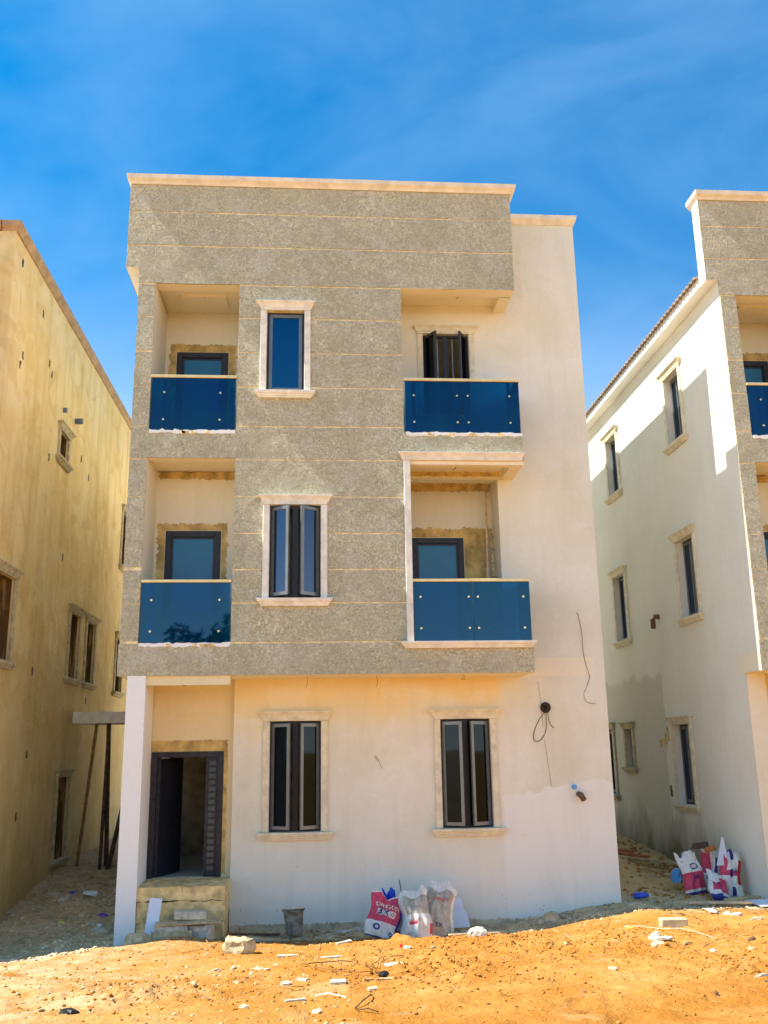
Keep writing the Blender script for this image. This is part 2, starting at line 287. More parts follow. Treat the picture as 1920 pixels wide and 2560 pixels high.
# ------------------------------------------------------------------ helpers
C = S.collection
def setp(o, label=None, cat=None, group=None, kind=None):
    if label: o['label'] = label
    if cat: o['category'] = cat
    if group: o['group'] = group
    if kind: o['kind'] = kind
    return o
def empty(name, loc, label, cat, group=None, rot=(0, 0, 0)):
    o = bpy.data.objects.new(name, None); o.empty_display_size = 0.2; C.objects.link(o); o.location = loc; o.rotation_euler = rot
    return setp(o, label, cat, group)
class MB:
    def __init__(s): s.bm = bmesh.new()
    def box(s, x0, x1, y0, y1, z0, z1):
        if x0 > x1: x0, x1 = x1, x0
        if y0 > y1: y0, y1 = y1, y0
        if z0 > z1: z0, z1 = z1, z0
        v = [s.bm.verts.new((x, y, z)) for z in (z0, z1) for x, y in ((x0, y0), (x1, y0), (x1, y1), (x0, y1))]
        for f in ((0, 3, 2, 1), (4, 5, 6, 7), (0, 1, 5, 4), (1, 2, 6, 5), (2, 3, 7, 6), (3, 0, 4, 7)): s.bm.faces.new([v[i] for i in f])
        return s
    def poly(s, verts, faces):
        v = [s.bm.verts.new(p) for p in verts]
        for f in faces:
            try: s.bm.faces.new([v[i] for i in f])
            except ValueError: pass
        return s
    def tube(s, pts, r, n=6, taper=None):
        pts = [Vector(p) for p in pts]; rings = []
        for i, p in enumerate(pts):
            d = (pts[min(i+1, len(pts)-1)] - pts[max(i-1, 0)]).normalized()
            a = d.cross(Vector((0.3, 0.2, 1)) if abs(d.z) < 0.9 else Vector((1, 0, 0))).normalized(); b = d.cross(a)
            rr = r if taper is None else r*(1 + (taper-1)*i/(len(pts)-1))
            rings.append([s.bm.verts.new(p + rr*(math.cos(2*math.pi*k/n)*a + math.sin(2*math.pi*k/n)*b)) for k in range(n)])
        for i in range(len(rings)-1):
            for k in range(n): s.bm.faces.new((rings[i][k], rings[i][(k+1) % n], rings[i+1][(k+1) % n], rings[i+1][k]))
        s.bm.faces.new(rings[0][::-1]); s.bm.faces.new(rings[-1]); return s
    def build(s, name, mat, parent=None, bevel=0.0, smooth=False, rec=True):
        if rec: bmesh.ops.recalc_face_normals(s.bm, faces=s.bm.faces)
        if bevel: bmesh.ops.bevel(s.bm, geom=list(s.bm.edges), offset=bevel, segments=1, affect='EDGES', clamp_overlap=True)
        me = bpy.data.meshes.new(name); s.bm.to_mesh(me); s.bm.free()
        if smooth:
            for p in me.polygons: p.use_smooth = True
        o = bpy.data.objects.new(name, me); C.objects.link(o)
        for mm in (mat if isinstance(mat, (list, tuple)) else [mat]): me.materials.append(M[mm])
        if parent: o.parent = parent
        return o
# mapping of a facade frame (s along, d outward, z) to space
def front(y0): return lambda s, d, z: (s, y0 - d, z)
def facing_px(x0): return lambda s, d, z: (x0 + d, s, z)
def facing_nx(x0): return lambda s, d, z: (x0 - d, s, z)
def mbox(mb, mp, s0, s1, d0, d1, z0, z1):
    a = mp(s0, d0, z0); b = mp(s1, d1, z1); mb.box(a[0], b[0], a[1], b[1], a[2], b[2])
def holed(mb, mp, s0, s1, z0, z1, d0, d1, holes=(), cell=None, jit=0.0):
    """wall slab between depths d0 (outer) and d1 (inner), rectangular holes, edges optionally uneven"""
    ss = {s0, s1}; zs = {z0, z1}
    for h in holes: ss |= {min(max(h[0], s0), s1), min(max(h[1], s0), s1)}; zs |= {min(max(h[2], z0), z1), min(max(h[3], z0), z1)}
    def sub(v):
        v = sorted(v)
        if not cell: return v
        o = []
        for a, b in zip(v, v[1:]):
            k = max(1, round((b-a)/cell)); o += [a + (b-a)*i/k for i in range(k)]
        return o + [v[-1]]
    ss, zs = sub(ss), sub(zs)
    solid = lambda i, j: 0 <= i < len(ss)-1 and 0 <= j < len(zs)-1 and not any(
        h[0] < (ss[i]+ss[i+1])/2 < h[1] and h[2] < (zs[j]+zs[j+1])/2 < h[3] for h in holes)
    cache = {}; jt = {}
    def V(i, j, k):
        if (i, j, k) not in cache:
            if (i, j) not in jt: jt[(i, j)] = (random.uniform(-jit, jit), random.uniform(-jit, jit))
            js, jz = jt[(i, j)]
            cache[(i, j, k)] = mb.bm.verts.new(mp(ss[i] + (js if 0 < i < len(ss)-1 or jit < 0.004 else js*0.6), (d0, d1)[k] + (random.uniform(-jit, jit)*0.5 if k == 0 else 0), zs[j] + jz))
        return cache[(i, j, k)]
    for i in range(len(ss)-1):
        for j in range(len(zs)-1):
            if not solid(i, j): continue
            mb.bm.faces.new((V(i, j, 0), V(i+1, j, 0), V(i+1, j+1, 0), V(i, j+1, 0)))
            mb.bm.faces.new((V(i, j, 1), V(i, j+1, 1), V(i+1, j+1, 1), V(i+1, j, 1)))
            for (di, dj, a, b) in ((-1, 0, (i, j), (i, j+1)), (1, 0, (i+1, j), (i+1, j+1)), (0, -1, (i, j), (i+1, j)), (0, 1, (i, j+1), (i+1, j+1))):
                if not solid(i+di, j+dj): mb.bm.faces.new((V(*a, 0), V(*b, 0), V(*b, 1), V(*a, 1)))
    return mb
def moulding(mb, mp, s0, s1, prof, base=0.0):
    """profile = (z, end overhang, projection); a solid with the stepped ends of a cast moulding"""
    rings = []
    for z, e, p in prof:
        rings.append([mb.bm.verts.new(mp(a, d, z)) for a, d in ((s0-e, base), (s1+e, base), (s1+e, base+p), (s0-e, base+p))])
    for a, b in zip(rings, rings[1:]):
        for k in range(4): mb.bm.faces.new((a[k], a[(k+1) % 4], b[(k+1) % 4], b[k]))
    mb.bm.faces.new(rings[0][::-1]); mb.bm.faces.new(rings[-1]); return mb
def head_prof(z, h): return [(z, 0, .045), (z+.22*h, 0, .045), (z+.24*h, .02, .055), (z+.36*h, .02, .055), (z+.66*h, .04, .075), (z+.86*h, .075, .10), (z+.88*h, .08, .105), (z+h, .08, .105)]
def sill_prof(z, h): return [(z, .02, .05), (z+.22*h, .02, .05), (z+.26*h, .04, .065), (z+.50*h, .045, .07), (z+.55*h, .065, .09), (z+.72*h, .07, .095), (z+.74*h, .08, .10), (z+h, .08, .10)]
def window(parent, mp, s0, s1, z0, z1, style, trim='moulding', jw=0.105, hh=0.145, sh=0.115, ang=38, rec=0.05, name='window', glass='glass_pane'):
    """outer frame mesh with sashes, panes, cast surround as its sub-parts"""
    f = 0.035
    mb = MB()
    for a in ((s0, s0+f, z0, z1), (s1-f, s1, z0, z1), (s0+f, s1-f, z0, z0+f), (s0+f, s1-f, z1-f, z1)): mbox(mb, mp, a[0], a[1], -rec, -rec-0.05, a[2], a[3])
    win = mb.build(name, 'frame_dark', parent)
    if trim:
        moulding(MB(), mp, s0-jw+.02, s1+jw-.02, head_prof(z1+.005, hh)) if False else None
        b = MB(); moulding(b, mp, s0-jw, s1+jw, head_prof(z1+.004, hh)); b.build('head_moulding', trim, win)
        b = MB(); moulding(b, mp, s0-jw, s1+jw, [(p[0], p[1], p[2]) for p in sill_prof(z0-.004-sh, sh)]); b.build('sill', trim, win)
        for a in ((s0-jw, s0-.003), (s1+.003, s1+jw)):
            b = MB(); mbox(b, mp, a[0], a[1], 0.0, .035, z0-.002, z1+.002); b.build('jamb', trim, win, bevel=.006)
    mid = (s0+s1)/2
    if style == 'fixed':
        mb = MB()
        g = .055
        for a in ((s0+f, s0+f+g, z0+f, z1-f), (s1-f-g, s1-f, z0+f, z1-f), (s0+f+g, s1-f-g, z0+f, z0+f+g), (s0+f+g, s1-f-g, z1-f-g, z1-f)): mbox(mb, mp, a[0], a[1], -rec+.012, -rec-.03, a[2], a[3])
        mb.build('sash', 'sash_grey', win, bevel=.003)
        mb = MB(); mbox(mb, mp, s0+f+g, s1-f-g, -rec-.008, -rec-.014, z0+f+g, z1-f-g); mb.build('pane', 'glass_pane_blue', win)
    elif style in ('casement', 'barred', 'side'):
        mb = MB(); mbox(mb, mp, mid-.045, mid+.045, -rec-.002, -rec-.05, z0+f, z1-f); mb.build('mullion', 'frame_dark', win)
        w = (s1-s0)/2 - f - .02; h0, h1 = z0+f+.004, z1-f-.004; g = .05; a = R(ang)
        for side in (-1, 1):
            hs = s0+f if side < 0 else s1-f
            def mq(u, v, z, hs=hs, side=side):      # u along sash from hinge, v through its thickness
                s = hs - side*(u*math.cos(a)) - side*v*math.sin(a)*-1; d = -rec + u*math.sin(a) + v*math.cos(a)
                return mp(s, d, z)
            def qbox(mb, u0, u1, v0, v1, za, zb):
                P = [mq(u, v, z) for z in (za, zb) for u, v in ((u0, v0), (u1, v0), (u1, v1), (u0, v1))]
                mb.poly(P, ((0, 3, 2, 1), (4, 5, 6, 7), (0, 1, 5, 4), (1, 2, 6, 5), (2, 3, 7, 6), (3, 0, 4, 7)))
            mb = MB()
            for q in ((0, g, h0, h1), (w-g, w, h0, h1), (g, w-g, h0, h0+g), (g, w-g, h1-g, h1)): qbox(mb, q[0], q[1], -.018, .018, q[2], q[3])
            mb.build('sash', 'sash_grey' if style != 'barred' else 'frame_dark', win)
            mb = MB(); qbox(mb, g, w-g, -.005, .003, h0+g, h1-g); mb.build('pane', glass, win)
        if style != 'side':
            for k in range(1, 6):
                sx = s0 + (s1-s0)*k/6; mb = MB(); mbox(mb, mp, sx-.008, sx+.008, -rec-.06, -rec-.075, z0+.01, z1-.01); mb.build('burglar_bar', 'steel_post', win)
    return win

# ------------------------------------------------------------------ terrain
def _h(ix, iy, seed):
    n = (ix.astype(np.int64)*374761393 + iy.astype(np.int64)*668265263 + seed*974634721) & 0xffffffff
    n = ((n ^ (n >> 13))*1274126177) & 0xffffffff; n = (n ^ (n >> 16)) & 0xffffffff
    return n/4294967295.0
def vnoise(x, y, seed=0):
    x0 = np.floor(x); y0 = np.floor(y); fx = x-x0; fy = y-y0; fx = fx*fx*(3-2*fx); fy = fy*fy*(3-2*fy)
    a = _h(x0, y0, seed); b = _h(x0+1, y0, seed); c = _h(x0, y0+1, seed); d = _h(x0+1, y0+1, seed)
    return (a*(1-fx)+b*fx)*(1-fy) + (c*(1-fx)+d*fx)*fy
def fbm(x, y, f, o=4, seed=0):
    t = 0; a = 1; s = 0
    for i in range(o): t = t + a*(vnoise(x*f+i*17.3, y*f+i*9.1, seed+i)-.5); s += a; a *= .5; f *= 2.03
    return t/s*2
def sm(x, a, b): t = np.clip((x-a)/(b-a), 0, 1); return t*t*(3-2*t)
def gauss(x, y, cx, cy, sx, sy): return np.exp(-((x-cx)/sx)**2 - ((y-cy)/sy)**2)
def base_h(x, y):
    x = np.asarray(x, float); y = np.asarray(y, float)
    wall = np.interp(x, [-3, -1.2, -.2, 1, 2.5, 5.2, 6.2, 7.4, 9.6, 13], [-.72, -.74, -.66, -.68, -.70, -.71, -.60, -.44, -.46, -.5])
    fr = np.interp(y, [-14, -11, -8, -5, -2.5, -1.0, -.2, 0.6], [.25, .17, .04, -.16, -.40, -.56, -.69, -.70])
    h = fr + (wall+.70)*sm(y, -3.0, .3)
    h = h + .05*gauss(x, y, 5.2, -1.6, 1.6, .7) + .04*gauss(x, y, 8.2, -2.2, 1.4, .7) + .05*gauss(x, y, .9, -1.9, 1.0, .8)
    h = h - .10*gauss(x, y, -1.6, -1.2, 1.2, 1.0) + .10*gauss(x, y, .85, -.55, .45, .45)
    L = sm(-x, .2, .45)*sm(y, .3, .9)*(x > -6)
    hl = np.interp(y, [0, 1, 2.5, 5, 9, 14], [-.74, -.66, -.50, -.26, -.12, -.05]) + .12*gauss(x, y, -1.0, 2.2, .6, 1.2)
    h = h*(1-L) + hl*L
    Rr = sm(x, 7.3, 7.5)*sm(y, .6, 1.3)
    hr = np.interp(y, [0, 1, 2.2, 4, 8, 14], [-.46, -.45, -.38, -.30, -.06, 0]) + .55*gauss(x, y, 7.5, 3.3, .75, 1.5)
    h = h*(1-Rr) + hr*Rr
    return h
_dr = random.Random(99)
DENTS = [(_dr.uniform(-2.5, 10), _dr.uniform(-8.5, -.9), _dr.uniform(.07, .22), _dr.uniform(.05, .13), _dr.uniform(0, 3.14), _dr.choice((-1, -1, 1))*_dr.uniform(.018, .05)) for _ in range(150)]
def ground_h(x, y):
    x = np.asarray(x, float); y = np.asarray(y, float)
    h = base_h(x, y); near = np.clip(1.2-np.abs(y+3)/40, .2, 1)
    rough = .35 + .65*sm(fbm(x, y, .45, 3, 5), -.1, .35)
    clodz = np.maximum(gauss(x, y, 5.6, -2.6, 1.9, 1.2), np.maximum(gauss(x, y, 3.6, -4.4, .9, .8), np.maximum(gauss(x, y, 7.2, -4.5, 1.0, 1.0), gauss(x, y, 1.2, -5.2, .8, .8))))
    h = h + (.045*fbm(x, y, .9, 4, 11) + .036*rough*fbm(x, y, 3.2, 4, 21))*near
    n = fbm(x, y, 7.5, 3, 31)
    h = h + .10*clodz*np.abs(n) + .016*rough*n + .008*fbm(x, y, 16, 2, 41)
    for cx, cy, sx, sy, an, dp in DENTS:
        ca, sa = math.cos(an), math.sin(an); q = (((x-cx)*ca+(y-cy)*sa)/sx)**2+((-(x-cx)*sa+(y-cy)*ca)/sy)**2
        h = h + dp*np.exp(-np.minimum(q, 30))*(1+.8*n)
    rut = np.exp(-((y+5.6-.10*x+.12*np.sin(x*1.3))/.16)**2)+np.exp(-((y+6.9-.10*x+.12*np.sin(x*1.3+.4))/.16)**2)
    h = h - .035*rut*near
    deb = sm(y, -.1, .4)
    return h + deb*.035*fbm(x, y, 2.5, 4, 51)
def gh(x, y): return float(ground_h(np.array([x]), np.array([y]))[0])
def at_px(u, v):
    """ground point seen at photo pixel (u, v)"""
    ray = (u-960)/FPX*CR - (v-1280)/FPX*CU + CW
    t = np.arange(4.0, 28.0, .02); P = np.array(CAM_LOC)[None, :] + t[:, None]*ray[None, :]
    hh = ground_h(P[:, 0], P[:, 1]); i = int(np.argmax(P[:, 2] < hh)); return Vector(P[i])
def grid(x0, x1, nx, y0, y1, ny, name, fine=True):
    xs = np.linspace(x0, x1, nx); ys = np.linspace(y0, y1, ny); X, Y = np.meshgrid(xs, ys)
    Z = ground_h(X, Y)
    me = bpy.data.meshes.new(name); co = np.stack([X, Y, Z], -1).reshape(-1, 3)
    i = np.arange((ny-1)*(nx-1)); r = i//(nx-1); c = i % (nx-1); a = r*nx+c
    F = np.stack([a, a+1, a+nx+1, a+nx], -1)
    me.vertices.add(len(co)); me.vertices.foreach_set('co', co.ravel())
    me.loops.add(len(F)*4); me.loops.foreach_set('vertex_index', F.ravel())
    me.polygons.add(len(F)); me.polygons.foreach_set('loop_start', np.arange(len(F))*4); me.polygons.foreach_set('loop_total', np.full(len(F), 4))
    me.update(); me.validate(); me.materials.append(M['ground_sand'])
    me.polygons.foreach_set('use_smooth', np.ones(len(F), bool))
    o = bpy.data.objects.new(name, me); C.objects.link(o); return o
# one sheet: non-uniform spacing, fine where the camera looks, out to the horizon
def axis(segs):
    o = [segs[0][0]]
    for a, b, st in segs:
        k = max(1, round((b-a)/st)); o += [a+(b-a)*(i+1)/k for i in range(k)]
    return np.array(o)
xs = axis([(-900, -100, 100), (-100, -12, 8), (-12, -4, .5), (-4, 11.5, .035), (11.5, 20, .5), (20, 100, 8), (100, 900, 100)])
ys = axis([(-900, -100, 100), (-100, -20, 8), (-20, -9.5, .3), (-9.5, 2.2, .035), (2.2, 10, .1), (10, 20, 1), (20, 100, 8), (100, 900, 100)])
X, Y = np.meshgrid(xs, ys); nx, ny = len(xs), len(ys); Z = ground_h(X, Y)
co = np.stack([X, Y, Z], -1).reshape(-1, 3); i = np.arange((ny-1)*(nx-1)); a = (i//(nx-1))*nx + i % (nx-1)
F = np.stack([a, a+1, a+nx+1, a+nx], -1)
me = bpy.data.meshes.new('ground'); me.vertices.add(len(co)); me.vertices.foreach_set('co', co.ravel())
me.loops.add(len(F)*4); me.loops.foreach_set('vertex_index', F.ravel())
me.polygons.add(len(F)); me.polygons.foreach_set('loop_start', np.arange(len(F))*4); me.polygons.foreach_set('loop_total', np.full(len(F), 4))
me.update(); me.validate(); me.materials.append(M['ground_sand']); me.polygons.foreach_set('use_smooth', np.ones(len(F), bool))
g = bpy.data.objects.new('ground', me); C.objects.link(g); setp(g, kind='structure')

# ------------------------------------------------------------------ the house type
W1 = (1.84, 2.45, 7.53, 8.95); W2 = (1.935, 2.725, 4.15, 5.625)
W3 = (1.945, 2.74, .685, 2.34); W4 = (4.632, 5.424, .69, 2.34); W5 = (4.52, 5.325, 7.45, 8.98)
SIDE = [(2.07, 2.80, 7.56, 8.95), (5.93, 6.67, 7.56, 8.95), (2.15, 2.95, 4.19, 5.68), (6.10, 6.86, 4.19, 5.68),
        (3.14, 3.94, .80, 2.27), (6.40, 6.86, 1.43, 2.25), (7.75, 8.55, .80, 2.27)]
def jagged_patch(mb, mp, s0, s1, z0, z1, th=.004, amp=.03, step=.035, hole=None):
    """irregular slab of loose render; optional hole rectangle (bottom side open)"""
    def edge(p, q):
        n = max(2, int(math.dist(p, q)/step)); o = []
        for k in range(n):
            t_ = k/n; o.append((p[0]+(q[0]-p[0])*t_+random.gauss(0, amp*.5), p[1]+(q[1]-p[1])*t_+random.gauss(0, amp*.5)))
        return o
    if hole is None:
        ring = edge((s0, z0), (s1, z0)) + edge((s1, z0), (s1, z1)) + edge((s1, z1), (s0, z1)) + edge((s0, z1), (s0, z0))
    else:
        h0, h1, hz = hole
        ring = edge((s1, z0), (s1, z1)) + edge((s1, z1), (s0, z1)) + edge((s0, z1), (s0, z0)) + [(h0, z0), (h0, hz), (h1, hz), (h1, z0)]
    f = [mb.bm.verts.new(mp(s, th, z)) for s, z in ring]; b = [mb.bm.verts.new(mp(s, -.002, z)) for s, z in ring]
    n = len(f); mb.bm.faces.new(f); mb.bm.faces.new(b[::-1])
    for k in range(n): mb.bm.faces.new((f[k], f[(k+1) % n], b[(k+1) % n], b[k]))
    return mb
def railing(house, x0, x1, zt, zb, studs, seams, zs, right_return=None):
    mb = MB(); mb.box(x0, x1, -.02, .055, zt-.045, zt)
    if right_return: mb.box(x1-.075, x1, .055, right_return, zt-.045, zt)
    rail = mb.build('balcony_railing', 'rail_gold', house, bevel=.006)
    edges = [x0+.01] + seams + [x1-.012]
    for a, b in zip(edges, edges[1:]):
        m_ = MB(); m_.box(a+.003, b-.003, .002, .014, zb, zt-.05); m_.build('glass_panel', 'glass_balustrade', rail)
    if right_return:
        m_ = MB(); m_.box(x1-.03, x1-.018, .02, right_return-.02, zb, zt-.05); m_.build('glass_panel', 'glass_balustrade', rail)
    for sx in studs:
        m_ = MB(); m_.box(sx-.03, sx+.03, .045, .075, zb-.02, zt-.045); m_.box(sx-.05, sx+.05, .035, .085, zb-.02, zb+.02); m_.build('post', 'steel_post', rail)
        for z in zs:
            m_ = MB(); m_.tube([(sx, .045, z), (sx, .000, z), (sx, -.012, z)], .017, 12); m_.build('standoff', 'brass', rail)
    return rail
def door_unit(house, mp, s0, s1, z0, z1, name='balcony_door', film='door_film'):
    mb = MB(); f = .10
    for q in ((s0, s0+f, z0, z1), (s1-f, s1, z0, z1), (s0+f, s1-f, z1-f, z1)): mbox(mb, mp, q[0], q[1], .012, -.10, q[2], q[3])
    d = mb.build(name, 'door_steel', house, bevel=.004)
    mb = MB(); g = .03
    for q in ((s0+f, s0+f+g, z0, z1-f), (s1-f-g, s1-f, z0, z1-f), (s0+f+g, s1-f-g, z1-f-g, z1-f), (s0+f+g, s1-f-g, z0, z0+.15)): mbox(mb, mp, q[0], q[1], -.02, -.06, q[2], q[3])
    mb.build('door_leaf', 'frame_dark', d)
    mb = MB(); mbox(mb, mp, s0+f+g, s1-f-g, -.035, -.045, z0+.15, z1-f-g); mb.build('pane', film, d)
    return d
def make_house(ox, label, group, main):
    H = empty('house', (ox, 0, 0), label, 'house', group)
    fp = front(0.0); fw = front(.865)
    # --- masonry
    bayR = (4.07, 5.735, 3.2, 6.315)
    mb = MB(); holed(mb, fw, 1.38, 7.36, -1.0, 11.20, 0, -.2, [W3, W4, W5, bayR], cell=None); mb.build('wall', 'plaster_front', H)
    mb = MB(); mb.box(7.16, 7.358, 1.066, 10, -1, 11.20); mb.build('wall', 'plaster_side', H)
    mb = MB(); holed(mb, facing_nx(-.27), .63 if not main else .9, 10, -1, 9.72, 0, -.2, SIDE); mb.build('wall', 'plaster_side', H)
    mb = MB(); mb.box(-.068, 7.158, 9.8, 9.998, -1, 9.7); mb.build('wall', 'plaster_side', H)
    # porch/balcony back walls
    DR = (.115, 1.225, .05, 1.90); D1 = (.18, 1.085, 3.4, 5.44); D2 = (.20, 1.10, 6.9, 8.74)
    mb = MB(); holed(mb, front(1.0), -.068, 1.378, -1, 3.0, 0, -.15, [DR]); mb.build('wall', 'plaster_porch', H)
    mb = MB(); holed(mb, front(1.0), -.068, 1.47, 3.302, 6.45, 0, -.15, [D1]); mb.build('wall', 'plaster_cream', H)
    mb = MB(); holed(mb, front(1.25), -.068, 1.47, 6.852, 9.52, 0, -.15, [D2]); mb.build('wall', 'plaster_cream', H)
    D3 = (4.30, 5.215, 3.4, 5.44)
    mb = MB(); holed(mb, front(1.5), 4.07, 5.80, 3.302, 6.45, 0, -.15, [D3]); mb.box(5.735, 5.93, 1.067, 1.5, 3.302, 6.45); mb.build('wall', 'plaster_cream', H)
    # central projection, pillar and balcony cheeks
    mb = MB(); holed(mb, front(.012), 1.376, 4.065, 3.25, 9.45, 0, -.2, [W1, W2])
    mb.box(1.376, 1.50, .228, .863, 3.302, 9.45); mb.box(3.94, 4.065, .228, .863, 3.302, 9.45); mb.build('wall', 'joint_mortar', H)
    mb = MB(); mb.box(1.371, 1.375, .03, .99, 3.302, 9.42); mb.box(4.066, 4.070, .03, .863, 3.302, 9.42); mb.build('cheek_plaster', 'plaster_cream', H)
    mb = MB(); mb.box(-.268, -.004, .012, .862, 3.25, 9.45); mb.box(-.066, -.004, .862, 1.25, 3.302, 9.45); mb.build('pillar', 'joint_mortar', H)
    mb = MB(); mb.box(-.003, .001, .03, 1.249, 3.302, 9.42); mb.build('cheek_plaster', 'plaster_cream', H)
    # floor slabs, soffits with trays
    mb = MB(); mb.box(-.275, 6.0, .012, .86, 3.0, 3.30); mb.box(-.065, 7.155, 1.152, 9.79, 3.0, 3.30); mb.box(-.065, 7.15, .86, 1.152, 3.003, 3.297)
    mb.build('floor_slab', 'plaster_soffit', H)
    mb = MB(); mb.box(-.268, 1.376, .012, .22, 6.40, 6.85); mb.box(-.268, 1.376, .22, 1.245, 6.47, 6.85)
    mb.box(4.065, 6.0, .012, .15, 6.315, 6.85); mb.box(4.065, 5.80, .15, 1.5, 6.43, 6.85); mb.box(5.80, 6.0, .15, .863, 6.315, 6.85)
    mb.box(4.065, 5.80, .78, .863, 6.33, 6.43)
    mb.box(1.376, 4.065, .23, 1.4, 6.5, 6.8); mb.box(-.06, 7.15, 1.51, 9.79, 6.5, 6.8)
    mb.build('floor_slab', 'plaster_soffit', H)
    mb = MB(); mb.box(-.268, 1.376, .012, .30, 9.43, 9.67); mb.box(-.268, 1.376, .30, 1.245, 9.50, 9.67); mb.box(.33, 1.1, .55, .95, 9.46, 9.50)
    mb.box(4.065, 6.0, .262, .30, 9.43, 9.6); mb.box(4.065, 5.80, .20, .863, 9.545, 9.66); mb.box(5.80, 6.0, .262, .863, 9.43, 11.28)
    mb.box(1.376, 4.065, .23, .863, 9.46, 9.66); mb.box(-.06, 7.15, 1.40, 9.79, 9.53, 9.68)
    mb.build('roof_slab', 'plaster_soffit', H)
    mb = MB(); mb.box(-.268, 6.0, .012, .258, 9.436, 9.70); mb.box(-.49, 6.0, .012, .26, 9.70, 11.25); mb.build('parapet', 'joint_mortar', H)
    mb = MB(); mb.box(-.2745, -.2705, .034, 1.02, 3.0, 9.708); mb.build('wall_return', 'plaster_side', H)
    mb = MB(); mb.box(-.497, -.492, .0, .262, 9.70, 11.25); mb.box(-.497, -.27, .0, .262, 9.692, 9.698); mb.build('parapet_end', 'plaster_white', H)
    mb = MB(); mb.box(4.07, 6.004, .002, .26, 9.418, 9.428); mb.build('soffit_plaster', 'plaster_soffit', H)
    mb = MB(); mb.box(-.50, -.42, .264, 10.1, 9.71, 9.90); mb.box(-.42, -.272, .264, 10.1, 9.71, 9.76); mb.build('eaves', 'plaster_white', H)
    # roof sheets
    mb = MB(); ny_ = 244
    rows = []
    for k in range(ny_+1):
        y = .27 + k*.04; dz = .026*math.sin(2*math.pi*y/.16)
        rows.append([mb.bm.verts.new((x, y, z+dz)) for x, z in (((-.57, 9.90), (3.4, 10.75), (7.1, 9.95), (7.1, 9.93), (3.4, 10.73), (-.57, 9.87)) if y > 1.12 else
                                                                ((-.57, 9.90), (-.4, 9.935), (-.28, 9.96), (-.28, 9.93), (-.4, 9.91), (-.57, 9.87)))])
    for a, b in zip(rows, rows[1:]):
        for k in range(6): mb.bm.faces.new((a[k], a[(k+1) % 6], b[(k+1) % 6], b[k]))
    mb.bm.faces.new(rows[0]); mb.bm.faces.new(rows[-1][::-1]); mb.build('roof', 'roof_metal', H)
    # copings
    mb = MB(); moulding(mb, front(.36), -.49, 6.04, [(11.255, .0, .38), (11.29, .03, .40), (11.33, .06, .45), (11.40, .07, .46)]); mb.build('coping', 'cap_concrete', H)
    mb = MB(); moulding(mb, front(1.10), 6.02, 7.36, [(11.20, .0, .25), (11.24, .02, .28), (11.28, .05, .33), (11.36, .06, .34)])
    mb.box(7.12, 7.42, 1.10, 10, 11.21, 11.36); mb.build('coping', 'cap_concrete', H)
    # --- roughcast bands between recessed joints
    J = .013
    def band(x0, x1, z0, z1, holes=()):
        m_ = MB(); holed(m_, fp, x0+(.0), x1, z0+J, z1-J, 0, -.03, holes, cell=.22, jit=.0035); m_.build('roughcast_band', 'roughcast', H)
    band(-.497, 6.006, 10.74, 11.26); band(-.497, 6.006, 10.11, 10.74)
    band(-.497, 6.006, 9.405, 10.11, [(-1, -.272, 9, 9.695)])
    rows = [9.405, 8.81, 8.20, 7.60, 6.93]
    for a, b in zip(rows, rows[1:]):
        band(-.272, -.002, b+random.uniform(-.01, .01), a); band(1.374, 4.068, b, a, [(W1[0], W1[1], W1[2], W1[3])]) if a <= W1[2] or b >= W1[3] or (a > W1[3] or b < W1[2]) else (band(1.374, W1[0], b, a), band(W1[1], 4.068, b, a))
    band(-.272, 6.006, 6.37, 6.93, [(-.002, 1.372, 6.852, 7.2), (-.002, 1.372, 6, 6.395), (4.07, 7, 6.852, 7.2)])
    rows = [6.37, 5.765, 5.17, 4.60, 4.08, 3.48]
    for a, b in zip(rows, rows[1:]):
        band(-.272, -.002, b+random.uniform(-.03, .03), a); band(1.374, 4.055, b, a, [W2]) if (a > W2[3] or b < W2[2]) else (band(1.374, W2[0], b, a), band(W2[1], 4.055, b, a))
    band(-.285, 6.006, 2.985, 3.48)
    # --- windows
    window(H, fp, *W1, 'fixed', 'moulding', rec=.07)
    window(H, fp, *W2, 'casement', 'moulding', ang=38)
    window(H, fw, *W3, 'casement', 'moulding_cream', ang=34, glass='glass_pane_dark')
    window(H, fw, *W4, 'casement', 'moulding_cream', ang=30, glass='glass_pane_dark')
    window(H, fw, *W5, 'barred', 'moulding_cream', jw=.1, ang=62, glass='glass_pane_dark')
    if not main:
        for i_, s_ in enumerate(SIDE): window(H, facing_nx(-.27), *s_, 'side', 'moulding_cream' if i_ < 5 else 'moulding_old', jw=.11, ang=0, rec=.12)
    # --- first-floor right balcony surround
    b = MB(); moulding(b, fp, 4.03, 5.965, [(6.375, 0, .04), (6.40, .01, .05), (6.43, .02, .055), (6.475, .05, .09), (6.48, .06, .10), (6.50, .06, .10)]); b.build('balcony_moulding', 'moulding', H)
    b = MB(); moulding(b, fp, 4.03, 5.965, sill_prof(3.375, .10)); b.build('balcony_moulding', 'moulding', H)
    b = MB(); b.box(4.046, 4.152, -.045, 0.0, 3.478, 6.372); b.build('balcony_moulding', 'moulding', H, bevel=.006)
    # --- railings
    railing(H, .004, 1.368, 7.79, 6.86, [.22, 1.11], [], (7.49, 7.03))
    railing(H, 4.085, 6.0, 7.79, 6.86, [4.24, 4.95, 5.13, 5.82], [5.04], (7.49, 7.03), .85)
    railing(H, .004, 1.368, 4.445, 3.485, [.17, 1.19], [], (4.13, 3.655))
    railing(H, 4.155, 6.0, 4.45, 3.485, [4.27, 5.02, 5.165, 5.88], [5.09], (4.165, 3.68), .85)
    # --- doors
    door_unit(H, front(1.0), *D1); door_unit(H, front(1.25), *D2); door_unit(H, front(1.5), *D3)
